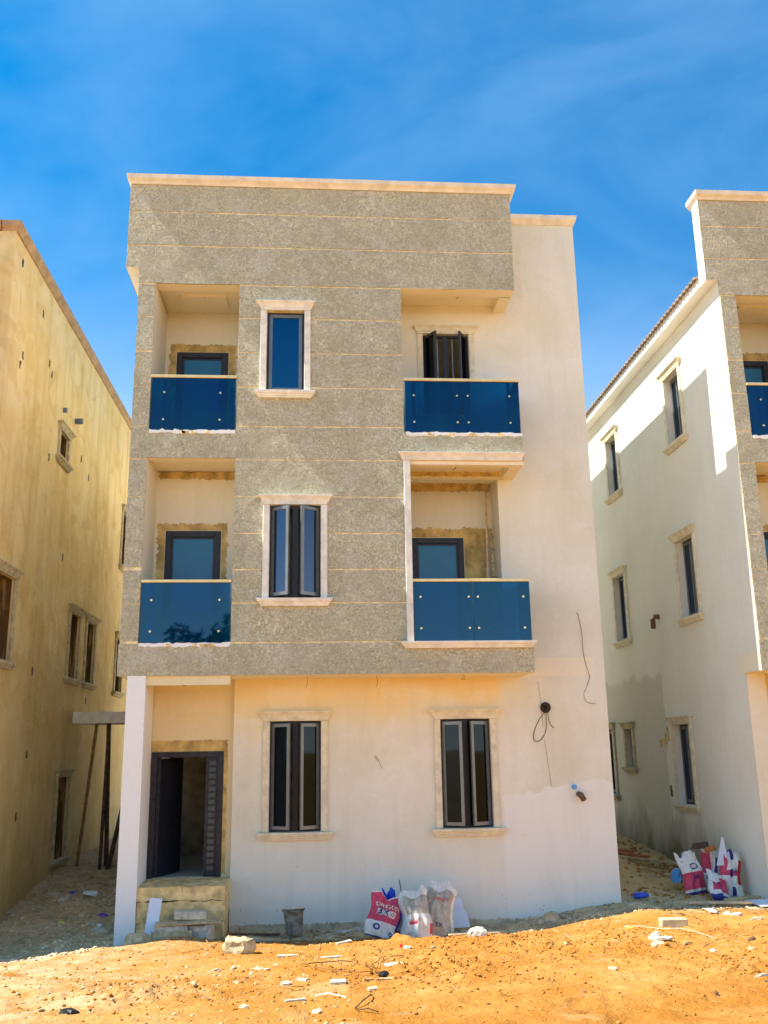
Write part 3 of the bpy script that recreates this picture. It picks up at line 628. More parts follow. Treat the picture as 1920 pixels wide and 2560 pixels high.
    # loose render round the doors and under the rails
    b = MB(); jagged_patch(b, front(1.0), D1[0]-.13, D1[1]+.10, 3.5, D1[3]+.12, hole=(D1[0]-.01, D1[1]+.01, D1[3]+.01)); b.build('bare_render', 'raw_render', H)
    b = MB(); jagged_patch(b, front(1.25), D2[0]-.13, D2[1]+.13, 7.0, D2[3]+.15, hole=(D2[0]-.01, D2[1]+.01, D2[3]+.01)); b.build('bare_render', 'raw_render', H)
    b = MB(); jagged_patch(b, front(1.5), D3[0]-.1, 5.72, 3.5, D3[3]+.17, hole=(D3[0]-.01, D3[1]+.01, D3[3]+.01)); b.build('bare_render', 'raw_render', H)
    b = MB(); jagged_patch(b, front(1.0), .03, 1.36, 6.33, 6.46, amp=.02); b.build('bare_render', 'raw_render', H)
    b = MB(); jagged_patch(b, front(1.5), 4.10, 5.72, 6.28, 6.42, amp=.025); b.build('bare_render', 'raw_render', H)
    b = MB(); jagged_patch(b, front(.78), 4.10, 5.76, 6.345, 6.425, amp=.012); b.build('bare_render', 'raw_render', H)
    for (a0, a1, zt) in ((.01, 1.36, 6.86), (4.10, 6.0, 6.86), (.01, 1.36, 3.485)):
        b = MB(); jagged_patch(b, fp, a0, a1, zt-.060, zt-.005, th=.010, amp=.016, step=.05); b.build('plaster_lip', 'plaster_white', H)
        for q in range(4):
            cx = random.uniform(a0+.1, a1-.15); b = MB(); jagged_patch(b, fp, cx, cx+random.uniform(.05, .13), zt-.06, zt-.02, th=.016, amp=.012, step=.03); b.build('bare_render', 'sandcrete', H)
    # --- ground floor: pillar, porch, step, entrance door
    mb = MB()
    if main: mb.poly([(-.13, 0, -1), (.155, 0, -1), (.115, .98, -1), (-.13, .98, -1), (-.13, 0, 2.998), (.141, 0, 2.998), (.10, .98, 2.998), (-.13, .98, 2.998)],
                     ((0, 3, 2, 1), (4, 5, 6, 7), (0, 1, 5, 4), (1, 2, 6, 5), (2, 3, 7, 6), (3, 0, 4, 7))); mb.build('porch_pillar', 'plaster_white', H)
    else: mb.box(-.268, .04, .60, 1.0, -1, 2.998); mb.build('porch_pillar', 'plaster_cream', H)
    mb = MB(); mb.box(.115, 1.378, .04, .20, 2.86, 2.998); mb.build('porch_beam', 'plaster_porch', H)
    dm = front(1.0); mb = MB(); f = .085
    for q in ((DR[0], DR[0]+f, DR[2], DR[3]), (DR[1]-f, DR[1], DR[2], DR[3]), (DR[0]+f, DR[1]-f, DR[3]-f, DR[3])): mbox(mb, dm, q[0], q[1], .02, -.10, q[2], q[3])
    D = mb.build('entrance_door', 'door_steel', H, bevel=.004)
    mb = MB(); mb.poly([(DR[0]+f, 1.08, .06), (DR[0]+f+.05, 1.08, .06), (.50, 1.78, .06), (.45, 1.80, .06), (DR[0]+f, 1.08, 1.80), (DR[0]+f+.05, 1.08, 1.80), (.50, 1.78, 1.80), (.45, 1.80, 1.80)],
                       ((0, 3, 2, 1), (4, 5, 6, 7), (0, 1, 5, 4), (1, 2, 6, 5), (2, 3, 7, 6), (3, 0, 4, 7))); mb.build('door_leaf', 'door_steel', D)
    mb = MB(); mbox(mb, dm, .955, DR[1]-f, -.02, -.06, .06, 1.81); mb.build('door_leaf', 'door_steel', D)
    if main:
        for k in range(17):
            z = 1.69 - k*.0965; mb = MB(); mbox(mb, dm, 1.005, 1.108, -.012, -.021, z, z+.062); mb.build('glass_inset', 'glass_inset', D)
    b = MB(); jagged_patch(b, dm, DR[0]-.01, DR[1]+.06, .1, DR[3]+.17, amp=.012, hole=(DR[0]+.01, DR[1]-.01, DR[3]-.01)); b.build('bare_render', 'raw_render', H)
    for (z0, z1, cuts) in ((-.14, .045, (.15, .78, 1.38)), (-.42, -.15, (.15, 1.385)), (-.85, -.43, (.15, 1.37))):
        for a, c_ in zip(cuts, cuts[1:]):
            mb = MB(); holed(mb, front(.02+random.uniform(0, .02)), a+.004, c_-.004, z0+.004, z1, 0, -.94, cell=.09, jit=.012); mb.build('block', 'sandcrete', H)
    # inside, seen through the doors and windows
    mb = MB(); mb.box(-.06, 7.15, 1.16, 9.79, -.2, .045); mb.build('room_floor', 'floor_tile', H)
    mb = MB(); mb.box(-.06, 7.15, 4.2, 4.3, .05, 2.995); mb.box(-.06, 7.15, 4.2, 4.3, 3.305, 6.49); mb.box(-.06, 7.15, 4.2, 4.3, 6.85, 9.5); mb.build('partition', 'interior', H)
    return H
HM = make_house(0.0, 'middle house, three storeys, grey roughcast front, four blue glass balconies, open front door', 'identical three storey houses', True)
HR = make_house(9.88, 'house cut by the right edge, pale side wall with narrow windows, brown corrugated eaves', 'identical three storey houses', False)

# fittings on the side wall of the right-hand house
b = MB(); b.tube([(-.27, 4.22, 4.42), (-.36, 4.22, 4.42), (-.40, 4.22, 4.36), (-.41, 4.20, 4.18)], .05, 10); b.build('drain_pipe', 'pvc_brown', HR, smooth=True)
for (yy_, zz_, hh_) in ((4.70, 1.93, .16), (4.55, 1.97, .10), (4.40, 2.03, .22), (4.28, 2.10, .28), (4.36, 1.02, .20)):
    b = MB(); jagged_patch(b, facing_nx(-.27), yy_-.05, yy_+.05, zz_-hh_/2, zz_+hh_/2, amp=.03, step=.04); b.build('chiselled_scar', 'wood_dark' if zz_ < 1.5 else 'raw_render', HR)
# drain stub, on the front wall of the main house
b = MB(); b.tube([(6.80, .865, 1.16), (6.81, .78, 1.15), (6.835, .72, 1.08)], .045, 12); b.build('drain_pipe', 'pvc_brown', HM, smooth=True)
b = MB(); b.tube([(6.73, .866, 1.27), (6.73, .83, 1.27)], .04, 10); b.build('pipe_plug', 'plastic_sky', HM)
# damp raw strip at the wall foot
b = MB(); jagged_patch(b, front(.865), 5.0, 7.34, -.95, -.63, amp=.03, th=.01); b.build('bare_render', 'raw_cement', HM)
b = MB(); jagged_patch(b, front(.865), 1.42, 5.1, -.95, -.62, amp=.02, th=.008); b.build('bare_render', 'raw_cement', HM)
# side canopy slab of the middle house, held on props
b = MB(); holed(b, front(5.0), -2.12, -.272, 2.48, 2.70, 0, -1.3, cell=.2, jit=.006); b.build('canopy_slab', 'moulding', HM)

# ------------------------------------------------------------------ left-hand house
HL = empty('house', (-2.27, -.15, -.5), 'unpainted yellow brown screed house on the left edge with empty window openings', 'house')
off = Vector((2.27, .15, .5))
def L_(o): o.matrix_parent_inverse = Matrix.Translation(off); return o
LW = [(3.20, 3.80, 7.42, 7.95), (.20, 1.22, 3.33, 4.67), (4.86, 5.60, 3.37, 4.67), (6.28, 7.02, 3.37, 4.67), (9.35, 10.1, 3.37, 4.67), (9.3, 10.05, 6.5, 7.9), (4.75, 5.55, -.05, 1.46)]
mp = facing_px(-2.27)
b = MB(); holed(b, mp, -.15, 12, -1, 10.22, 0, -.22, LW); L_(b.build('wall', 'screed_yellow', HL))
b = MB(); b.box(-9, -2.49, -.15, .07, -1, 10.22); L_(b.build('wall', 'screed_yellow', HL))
b = MB(); b.box(-9, -4.0, -1.1, -.152, 2.2, 10.3); L_(b.build('shading_block', 'roughcast', HL))  # unseen front block, added to cast shade on the ground at left
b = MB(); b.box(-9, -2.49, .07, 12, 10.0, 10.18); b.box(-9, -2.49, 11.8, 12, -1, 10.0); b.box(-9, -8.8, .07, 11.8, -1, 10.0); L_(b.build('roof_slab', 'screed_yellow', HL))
b = MB(); b.box(-3.2, -3.05, .08, 11.8, -1, 9.99); b.box(-8.8, -2.5, .08, 11.8, -.3, -.2); b.box(-8.8, -2.5, .08, 11.8, 3.0, 3.15); b.box(-8.8, -2.5, .08, 11.8, 6.2, 6.35); L_(b.build('partition', 'wood_dark', HL))
b = MB(); moulding(b, mp, -.15, 12.0, [(10.221, .0, .25), (10.27, .03, .27), (10.30, .06, .30), (10.385, .07, .31)], -.22); 
b2 = b; L_(b2.build('coping', 'cap_screed', HL))
b = MB(); b.box(-9, -2.50, -.23, .05, 10.24, 10.392); L_(b.build('coping', 'cap_screed', HL))
for (s0, s1, z0, z1) in LW:
    jw = .11
    b = MB(); moulding(b, mp, s0-jw, s1+jw, head_prof(z1+.004, .14)); w_ = L_(b.build('window_surround', 'moulding_old', HL))
    b = MB(); mbox(b, mp, s1-.006, s1-.001, -.03, -.30, z0+.006, z1-.006); mbox(b, mp, s0+.001, s0+.006, -.03, -.30, z0+.006, z1-.006); mbox(b, mp, s0+.007, s1-.007, -.03, -.30, z0+.001, z0+.005); mbox(b, mp, s0+.007, s1-.007, -.03, -.30, z1-.005, z1-.001)
    b.build('reveal', 'reveal_brown', w_)
    b = MB(); moulding(b, mp, s0-jw, s1+jw, sill_prof(z0-.12, .115)); b.build('sill', 'moulding_old', w_).matrix_parent_inverse = w_.matrix_world.inverted()
    for a in ((s0-jw, s0-.003), (s1+.003, s1+jw)):
        b = MB(); mbox(b, mp, a[0], a[1], 0, .035, z0-.002, z1+.002); b.build('jamb', 'moulding_old', w_, bevel=.006)
b = MB(); b.tube([(-2.28, 4.23, 8.50), (-2.12, 4.23, 8.50)], .06, 12); L_(b.build('drain_pipe', 'pvc_grey', HL))
b = MB(); b.tube([(-2.28, 3.32, 8.40), (-2.20, 3.32, 8.40)], .05, 12); L_(b.build('drain_pipe', 'pvc_grey', HL))
for (yy_, zz_) in ((.3, 9.9), (1.6, 9.6), (2.2, 8.9), (2.4, 8.75), (.7, 8.4), (.6, 8.2), (5.6, 7.7), (4.0, 5.6), (2.6, 3.3), (2.65, 1.9), (2.3, .9), (6.6, 3.0), (2.6, 7.2), (4.9, 7.9)):
    b = MB(); jagged_patch(b, mp, yy_-.035, yy_+.035, zz_-.07, zz_+.07, amp=.02, step=.03); L_(b.build('wall_chip', 'wood_dark', HL))

# props under the canopy (things of their own)
def pole(name, pts, r, mat, label, cat, taper=None, nodes=False):
    o0 = Vector(pts[0]); b = MB(); b.tube([Vector(p)-o0 for p in pts], r, 8, taper)
    if nodes:
        for k in range(1, 9):
            p = (Vector(pts[0]) + (Vector(pts[-1])-Vector(pts[0]))*k/9) - o0; d = (Vector(pts[-1])-Vector(pts[0])).normalized()*.012
            b.tube([p-d, p+d], r*1.25, 8)
    o = b.build(name, mat); o.location = o0; return setp(o, label, cat)
pole('bamboo_prop', [(-1.95, 5.35, gh(-1.95, 5.35)-.05), (-1.82, 5.3, 1.2), (-1.70, 5.25, 2.48)], .032, 'bamboo', 'thin bamboo pole propping the canopy slab, nearest the left house', 'pole', nodes=True)
pole('timber_prop', [(-1.42, 5.5, gh(-1.42, 5.5)-.05), (-1.50, 5.4, 2.48)], .045, 'wood_dark', 'dark upright timber post under the canopy slab, beside the bamboo pole', 'post')
pole('timber_prop', [(-1.50, 5.3, gh(-1.5, 5.3)-.05), (-1.46, 5.25, 2.48)], .035, 'wood_dark', 'second dark upright post touching the thicker timber post under the canopy', 'post')
pole('timber_prop', [(-1.33, 5.2, gh(-1.33, 5.2)-.05), (-.80, 5.2, 2.48)], .045, 'wood_dark', 'dark timber post leaning to the right under the canopy slab', 'post')

# ------------------------------------------------------------------ cables on the front wall
def cable(pts, r, mat, label, n=6):
    # smooth the polyline
    P = [Vector(p) for p in pts]; out = []
    for i in range(len(P)-1):
        p0, p1, p2, p3 = P[max(i-1, 0)], P[i], P[i+1], P[min(i+2, len(P)-1)]
        for k in range(5):
            t_ = k/5; out.append(.5*((2*p1)+(-p0+p2)*t_+(2*p0-5*p1+4*p2-p3)*t_*t_+(-p0+3*p1-3*p2+p3)*t_**3))
    out.append(P[-1]); o0 = out[0].copy()
    b = MB(); b.tube([p-o0 for p in out], r*.62, n); o = b.build('cable', mat, smooth=True); o.location = o0; return setp(o, label, 'cable')
YW = .855
cable([(6.95, .87, 4.02), (6.97, YW-.01, 4.0), (7.02, YW, 3.7), (7.02, YW, 3.4), (7.06, YW, 3.15), (7.10, YW, 2.98), (7.03, YW, 2.80), (6.98, YW-.02, 2.70), (7.02, YW-.01, 2.58), (7.16, YW-.02, 2.55)], .006, 'wire_rust', 'long thin brown cable hanging in an S on the blank right part of the wall')
cable([(6.33, .87, 2.50), (6.34, YW-.05, 2.46), (6.22, YW, 2.3), (6.13, YW, 2.1), (6.14, YW, 1.98), (6.24, YW, 2.0), (6.33, YW, 2.15), (6.34, YW-.02, 2.42)], .008, 'wire_black', 'black cable looped under the round junction box on the wall')
cable([(6.36, .87, 2.50), (6.36, YW-.04, 2.44), (6.40, YW, 2.25), (6.46, YW, 2.18)], .007, 'wire_black', 'short black cable tail beside the loop at the round junction box')
jb = MB()
for k in range(3):
    r_ = .075 - k*.012; jb.tube([(.0 + (r_*math.cos(a_)), -.02-.012*k, r_*math.sin(a_)) for a_ in [i*math.pi/8 for i in range(17)]], .013, 6)
jb.tube([(0, .01, 0), (0, -.03, 0)], .035, 10)
o = jb.build('cable_coil', 'wire_black', smooth=True); o.location = (6.34, .862, 2.50); setp(o, 'round black coil of cable at the junction box high on the ground floor wall', 'cable coil')
cable([(3.60, .87, 1.79), (3.62, YW-.02, 1.76), (3.66, YW-.02, 1.68), (3.69, YW-.03, 1.60)], .005, 'wire_rust', 'short frayed cable tail poking out between the two ground floor windows')
cable([(3.60, .87, 1.79), (3.58, YW-.03, 1.78), (3.62, YW-.03, 1.72)], .005, 'wire_black', 'tiny black cable curl between the two ground floor windows')
cable([(.62, .10, 3.0), (.61, .09, 2.93), (.66, .08, 2.87), (.72, .06, 2.85)], .006, 'wire_black', 'black cable hook hanging from the soffit above the porch')
cable([(2.52, .35, 3.0), (2.53, .35, 2.90), (2.50, .35, 2.82)], .005, 'wire_black', 'thin black cable end hanging from the soffit above the left ground floor window')
cable([(3.60, .5, 3.0), (3.62, .5, 2.92), (3.60, .5, 2.84)], .005, 'wire_black', 'thin black cable end hanging from the soffit between the ground floor windows')
cable([(4.95, .45, 3.0), (4.99, .45, 2.97), (4.93, .45, 2.94), (5.0, .45, 2.93)], .005, 'wire_black', 'zigzag black cable end at the soffit above the right ground floor window')
cable([(6.24, YW+.006, 2.92), (6.27, YW+.006, 2.6), (6.29, YW+.006, 2.2)], .003, 'wire_rust', 'hairline cable running up from the round junction box')
cable([(6.30, YW+.006, 2.0), (6.34, YW+.006, 1.6), (6.37, YW+.006, 1.29)], .003, 'wire_rust', 'hairline cable running down below the round junction box')
cable([(5.10, .5, 9.56), (5.12, .5, 9.52), (5.08, .5, 9.50)], .008, 'wire_black', 'small black cable end on the ceiling of the top right balcony')
cable([(4.95, .5, 6.45), (4.97, .5, 6.40), (4.92, .5, 6.38)], .008, 'wire_black', 'small black cable end on the ceiling of the middle right balcony')
cable([(.66, .6, 9.51), (.70, .6, 9.47), (.74, .6, 9.46)], .008, 'wire_black', 'small black cable end on the ceiling of the top left balcony')
# poles stored on the first-floor right balcony
pole('timber_batten', [(5.45, .75, 3.31), (5.62, 1.35, 6.25)], .018, 'wood_plank', 'tall pale batten leaning in the corner of the middle right balcony', 'batten')
lad = empty('ladder', (5.58, .95, 3.31), 'narrow aluminium ladder leaning behind the batten on the middle right balcony', 'ladder')
for dx in (0, .16):
    b = MB(); b.tube([(dx, 0, 0), (dx*.8+.05, .42, 2.3)], .014, 6); b.build('rail', 'steel_post', lad)
for k in range(9):
    t_ = .08 + k*.105; b = MB(); b.tube([(.05*t_, .42*t_, 2.3*t_), (.16*(1-.2*t_)+.05*t_, .42*t_, 2.3*t_)], .008, 5); b.build('rung', 'steel_post', lad)

# ------------------------------------------------------------------ loose things
def rock_mb(rx, ry, rz, seed, sub=2, amp=.22, flat=.35):
    rr = random.Random(seed); b = MB(); bmesh.ops.create_icosphere(b.bm, subdivisions=sub, radius=1)
    dirs = [Vector((rr.gauss(0, 1), rr.gauss(0, 1), rr.gauss(0, 1))).normalized() for _ in range(9)]; offs = [rr.uniform(.55, .95) for _ in dirs]
    for v in b.bm.verts:
        p = v.co.copy()
        for d, o_ in zip(dirs, offs):
            q = p.dot(d)
            if q > o_: p -= d*(q-o_)*.9
        p += Vector((rr.gauss(0, amp*.2), rr.gauss(0, amp*.2), rr.gauss(0, amp*.2)))
        if p.z < -flat: p.z = -flat
        v.co = Vector((p.x*rx, p.y*ry, (p.z+flat)*rz))
    return b
def put(o, x, y, dz=0.0, rz=0.0, tilt=(0, 0)):
    o.location = (x, y, gh(x, y)+dz); o.rotation_euler = (tilt[0], tilt[1], rz); return o
setp(put(rock_mb(.21, .17, .15, 3, 3).build('rock', 'rock_tan'), .30, -.62, -.03), 'pale crumbly lump of hardened cement at the foot of the white pillar', 'rock')
p = at_px(595, 2380); setp(put(rock_mb(.21, .15, .19, 8, 3).build('rock', 'rock_tan'), p.x, p.y, -.03, .4), 'large angular tan rock lying alone on the sand in front of the step', 'rock')
p = at_px(1197, 2340); setp(put(rock_mb(.14, .10, .10, 12, 3).build('rock', 'white_scrap'), p.x, p.y, -.02), 'whitish rounded lump at the sand edge right of the cement bags', 'rock')
p = at_px(1380, 2305); setp(put(rock_mb(.17, .13, .13, 14, 3).build('rock', 'rubble'), p.x, p.y+.1, -.03), 'biggest grey brown rubble stone by the wall foot, right of the boards', 'rock')
# bucket
def lathe(b, prof, n=28, cap=True, wob=0.0, seed=0):
    rr = random.Random(seed); rings = []
    for r_, z in prof: rings.append([b.bm.verts.new((r_*math.cos(2*math.pi*k/n)*(1+wob*math.sin(3*k/n*6.28)), r_*math.sin(2*math.pi*k/n), z)) for k in range(n)])
    for a, c_ in zip(rings, rings[1:]):
        for k in range(n): b.bm.faces.new((a[k], a[(k+1) % n], c_[(k+1) % n], c_[k]))
    b.bm.faces.new(rings[0][::-1]); b.bm.faces.new(rings[-1])
bk = empty('bucket', (2.36, .36, -.68), 'old cement-caked black bucket with a broken rim, standing at the wall under the left window', 'bucket', rot=(R(-4), R(-3), 0))
b = MB(); lathe(b, [(.115, 0), (.118, .01), (.145, .33), (.137, .33), (.108, .02)], wob=.02); b.build('body', 'bucket_grime', bk, smooth=False)
b = MB(); b.tube([(.155*math.cos(a_), .155*math.sin(a_), .325+.02*math.sin(a_*2+.5)) for a_ in [i*math.pi/14 for i in range(29)]], .014, 6); b.build('rim', 'bucket_grime', bk)
b = MB(); b.box(-.02, .16, -.15, -.01, .345, .375); b.build('mortar_crust', 'block_grey', bk, bevel=.01)
# blocks, planks, panel by the step
gz = gh(.70, -.30)
def lay(o, x, y, z, rx=0, ry=0, rz=0, label=None, cat=None): o.location = (x, y, z); o.rotation_euler = (R(rx), R(ry), R(rz)); return setp(o, label, cat)
lay(MB().box(-.225, .225, -.1, .1, 0, .22).build('concrete_block', 'block_grey', bevel=.012), .70, -.28, -.62, 0, 0, 2, 'grey concrete block lying in front of the step, left one of the pair', 'block')
lay(MB().box(-.15, .15, -.1, .1, 0, .235).build('concrete_block', 'block_grey', bevel=.012), 1.10, -.24, -.63, 0, 0, -14, 'grey concrete block beside the step, right one of the pair', 'block')
lay(MB().box(-.22, .22, -.07, .07, 0, .11).build('concrete_block', 'block_grey', bevel=.012), .93, -.16, -.355, 0, 2, 4, 'grey block fragment lying on the planks on top of the two blocks', 'block')
lay(MB().box(-.44, .44, -.12, .12, 0, .022).build('plank', 'wood_plank', bevel=.004), .92, -.26, -.385, 4, -1, 3, 'grey brown plank laid across the two concrete blocks', 'plank')
lay(MB().box(-.30, .30, -.05, .05, 0, .018).build('plank', 'wood_dark', bevel=.003), .86, -.30, -.405, 2, 1, -4, 'thin dark plank sandwiched under the upper plank on the blocks', 'plank')
lay(MB().box(-.27, .27, -.015, .015, 0, .15).build('plank', 'wood_plank', bevel=.004), .72, -.46, -.60, -18, 0, 2, 'pale plank stood on edge against the left concrete block', 'plank')
lay(MB().box(-.085, .085, -.006, .006, 0, .62).build('panel_offcut', 'white_board', bevel=.002), .40, -.30, -.66, -20, 5, 2, 'narrow light blue panel offcut leaning on the concrete step', 'panel')
lay(rock_mb(.30, .14, .16, 21, 3).build('rock', 'block_grey'), .36, -.16, -.68, label='long grey rubble lump behind the blue panel at the step', cat='rock')
# white boards leaning right of the bags
def board(name, outl, th, loc, rot, mat, label, cat):
    b = MB(); f = [b.bm.verts.new((x, -th/2, z)) for x, z in outl]; k_ = [b.bm.verts.new((x, th/2, z)) for x, z in outl]; n_ = len(f)
    b.bm.faces.new(f); b.bm.faces.new(k_[::-1])
    for i_ in range(n_): b.bm.faces.new((f[i_], f[(i_+1) % n_], k_[(i_+1) % n_], k_[i_]))
    o = b.build(name, mat); o.location = loc; o.rotation_euler = rot; return setp(o, label, cat)
board('white_board', [(0, 0), (.30, 0), (.28, .21), (.23, .24), (.22, .39), (.16, .43), (0, .44)], .012, (4.66, .62, -.70), (R(-20), 0, R(3)), 'white_board', 'bluish white board with stepped corner leaning on the wall right of the cement bags', 'board')
board('white_board', [(0, 0), (.11, 0), (.07, .46), (.0, .45)], .012, (4.58, .58, -.70), (R(-16), R(0), R(6)), 'white_board', 'narrow strip of white board between the grey bag and the stepped board', 'board')
# cement bags -----------------------------------------------------------
def bag(loc, rot, w, h, d, seed, paint, label, lean=0.0, squash=0.0, group=None):
    """sack: front and back skins meeting at the seams, creased, upper mouth open; returns root + surface function"""
    rr = random.Random(seed); ph = [rr.uniform(0, 6.28) for _ in range(8)]
    root = empty('cement_bag', loc, label, 'cement bag', group, rot)
    def Sf(u, v, side=-1, lift=0.0):
        fill = (math.sin(math.pi*min(1, max(0, v*.92+.06)))**.55)*(1-.35*v)
        t_ = d*fill*(1-abs(u)**3.2)
        cr = .016*math.sin(9*u+ph[0]+4*v)*math.sin(7*v+ph[1]) + .012*math.sin(17*u*(.3+v)+ph[2]) + .012*math.sin(15*v+5*u+ph[3]) + .018*abs(math.sin(3.1*v+2.2*u+ph[6]))
        e = (1-abs(u)**4)
        x = w/2*u*(1-.14*v*abs(math.sin(ph[4]))-squash*math.exp(-((v-.5)/.15)**2)) + .02*math.sin(8*v+ph[5])
        z = h*v*(1+.05*math.sin(5*u+ph[6])*(v > .8)) + (.014*math.sin(9*u+ph[7])+.022*math.sin(3*u+ph[2]))*max(0, v-.85)/.15
        y = side*(t_/2 + cr*e + lift) + lean*v*v
        return Vector((x, y, max(z, 0)))
    nu, nv = 26, 34; b = MB(); mats = ['bag_white', 'bag_pink', 'bag_navy', 'bag_blue', 'bag_grey', 'bag_red']
    V = {}
    for s_ in (-1, 1):
        for i_ in range(nu+1):
            for j in range(nv+1):
                if s_ == 1 and (i_ in (0, nu) or j == 0): V[(s_, i_, j)] = V[(-1, i_, j)]; continue
                V[(s_, i_, j)] = b.bm.verts.new(Sf(-1+2*i_/nu, j/nv, s_))
    for s_ in (-1, 1):
        for i_ in range(nu):
            for j in range(nv):
                f = b.bm.faces.new((V[(s_, i_, j)], V[(s_, i_+1, j)], V[(s_, i_+1, j+1)], V[(s_, i_, j+1)]))
                f.material_index = paint((i_+.5)/nu*2-1, (j+.5)/nv, s_); f.smooth = True
    b.build('sack', mats, root); return root, Sf
def lettering(root, Sf, text, u0, u1, v0, v1, mat, bold=.0):
    cu = bpy.data.curves.new('lettering', 'FONT'); cu.body = text; cu.size = 1; cu.offset = bold; cu.resolution_u = 3
    to = bpy.data.objects.new('tmp_text', cu); C.objects.link(to); bpy.context.view_layer.update()
    me = bpy.data.meshes.new_from_object(to.evaluated_get(bpy.context.evaluated_depsgraph_get())); bpy.data.objects.remove(to)
    xs_ = [v.co.x for v in me.vertices]; ys_ = [v.co.y for v in me.vertices]; ax, bx, ay, by = min(xs_), max(xs_), min(ys_), max(ys_)
    for v in me.vertices: v.co = Sf(u0+(u1-u0)*(v.co.x-ax)/(bx-ax), v0+(v1-v0)*(v.co.y-ay)/(by-ay), -1, .013)
    me.materials.append(M[mat]); o = bpy.data.objects.new('lettering', me); C.objects.link(o); o.parent = root; return o
def disc(root, Sf, uc, vc, ru, rv, mat, lift=.011, hole=0):
    b = MB(); n_ = 20; out = [b.bm.verts.new(Sf(uc+ru*math.cos(k*math.tau/n_), vc+rv*math.sin(k*math.tau/n_), -1, lift)) for k in range(n_)]
    if hole:
        inn = [b.bm.verts.new(Sf(uc+hole*ru*math.cos(k*math.tau/n_), vc+hole*rv*math.sin(k*math.tau/n_), -1, lift)) for k in range(n_)]
        for k in range(n_): b.bm.faces.new((out[k], out[(k+1) % n_], inn[(k+1) % n_], inn[k]))
    else: b.bm.faces.new(out)
    return b.build('emblem', mat, root, rec=False)
def p1(u, v, s):
    if s > 0: return 0
    if v > .36 and u < .78 and v < .97: return 1 if not (.50 < v < .66 and -.72 < u < .45) else 0
    if u > .8: return 3 if int(v*9) % 2 else 2
    return 2 if v < .03 else 0
zb = lambda x, y: gh(x, y) - .02
r_, Sf = bag((3.57, .02, zb(3.6, .04)), (R(-16), R(20), R(16)), .50, .60, .24, 1, p1, 'pink and white cement bag lettered 3X, leftmost of the three under the wall')
lettering(r_, Sf, '3X', -.68, .06, .505, .655, 'bag_navy', .02); lettering(r_, Sf, 'DANGOTE', -.78, .66, .68, .775, 'bag_white', .015)
disc(r_, Sf, .27, .58, .12, .035, 'bag_pink', hole=.7); disc(r_, Sf, -.45, .22, .20, .075, 'bag_navy', hole=.55); disc(r_, Sf, .45, .13, .12, .05, 'bag_navy', hole=.55)
def p1b(u, v, s): return 3 if v > .40 else (0 if v > .1 else 2)
bag((3.86, .30, zb(3.86, .3)), (R(-6), R(-16), R(-18)), .22, .62, .09, 5, p1b, 'bright blue inner face of an opened cement bag behind the pink 3X bag')
def p2(u, v, s): return 4 if (.50 < v < .86 and u > -.65 and (v-.5)*1.8 > (u-.9)*.35) else (1 if (.28 < v < .34 and -.5 < u < .1) or (.1 < v < .3 and u > .86) else 0)
r_, Sf = bag((4.11, .06, zb(4.11, .06)), (R(-16), R(-5), R(-6)), .48, .66, .28, 2, p2, 'crumpled grey and white cement bag, middle one of the three under the wall', squash=.12)
lettering(r_, Sf, '3X', -.1, .35, .66, .76, 'bag_white'); disc(r_, Sf, -.3, .12, .14, .035, 'bag_grey', hole=.6); lettering(r_, Sf, 'DANGOTE', -.5, .3, .35, .40, 'bag_pink')
def p3(u, v, s): return 0 if v > .86 or u > .80 else (4 if v > .10 else (1 if u > .5 else 4))
r_, Sf = bag((4.40, .22, zb(4.4, .22)), (R(-14), R(10), R(-4)), .46, .76, .24, 3, p3, 'tall dusty grey cement bag leaning right, nearest the white boards')
lettering(r_, Sf, 'DANGOTE', -.5, .55, .66, .73, 'bag_red'); lettering(r_, Sf, '3X', -.3, .2, .20, .28, 'bag_navy')
# pile at the right-hand house
def q1(u, v, s): return 1 if .15 < v < .52 else (0 if v > .1 else 2)
def q2(u, v, s): return 2 if (.15 < u < .45 and .2 < v < .8) else (1 if (u < -.2 and .4 < v < .9) else 0)
def q3(u, v, s): return 5 if u > .55 and .25 < v < .8 else (2 if (-.15 < u < .12 and int(v*5) % 2 == 0) else (1 if (u < -.45 and v > .5) or int(v*11) == 5 else 0))
def q4(u, v, s): return 1 if (.25 < v < .80 and abs(u) < .8 and not (v > .55 and u < -.1)) else (2 if v < .15 else 0)
r_, Sf = bag((8.78, 1.35, zb(8.78, 1.35)), (R(-16), R(-6), R(10)), .38, .66, .20, 11, q1, 'pale pointed cement bag with a pink band, leftmost of the pile at the right house')
lettering(r_, Sf, '3X', -.4, .3, .36, .47, 'bag_navy', .02); disc(r_, Sf, .1, .66, .3, .07, 'bag_navy', hole=.65)
r_, Sf = bag((9.06, 1.55, zb(9.06, 1.55)), (R(-10), R(10), R(0)), .34, .68, .18, 12, q2, 'pink cement bag with navy side strip, behind the others in the right pile')
lettering(r_, Sf, 'DANGOTE', -.55, .05, .28, .36, 'bag_navy')
r_, Sf = bag((9.27, 1.20, zb(9.27, 1.2)), (R(-14), R(6), R(-4)), .36, .70, .20, 13, q3, 'white cement bag with navy stripes and red edge, rightmost of the pile')
lettering(r_, Sf, '3X', .2, .5, .5, .6, 'bag_navy', .02)
r_, Sf = bag((8.97, .92, zb(8.97, .92)), (R(-38), R(22), R(14)), .40, .50, .16, 14, q4, 'slumped pink and white cement bag, frontmost of the right pile')
lettering(r_, Sf, '3X', -.35, .15, .45, .56, 'bag_navy')
board('white_board', [(-.12, 0), (.10, 0), (.07, .42), (.05, .44)], .012, (9.21, 1.28, zb(9.2, 1.3)+.46), (R(-10), 0, R(4)), 'white_board', 'pointed white board scrap stuck in the pile of bags at the right house', 'board')
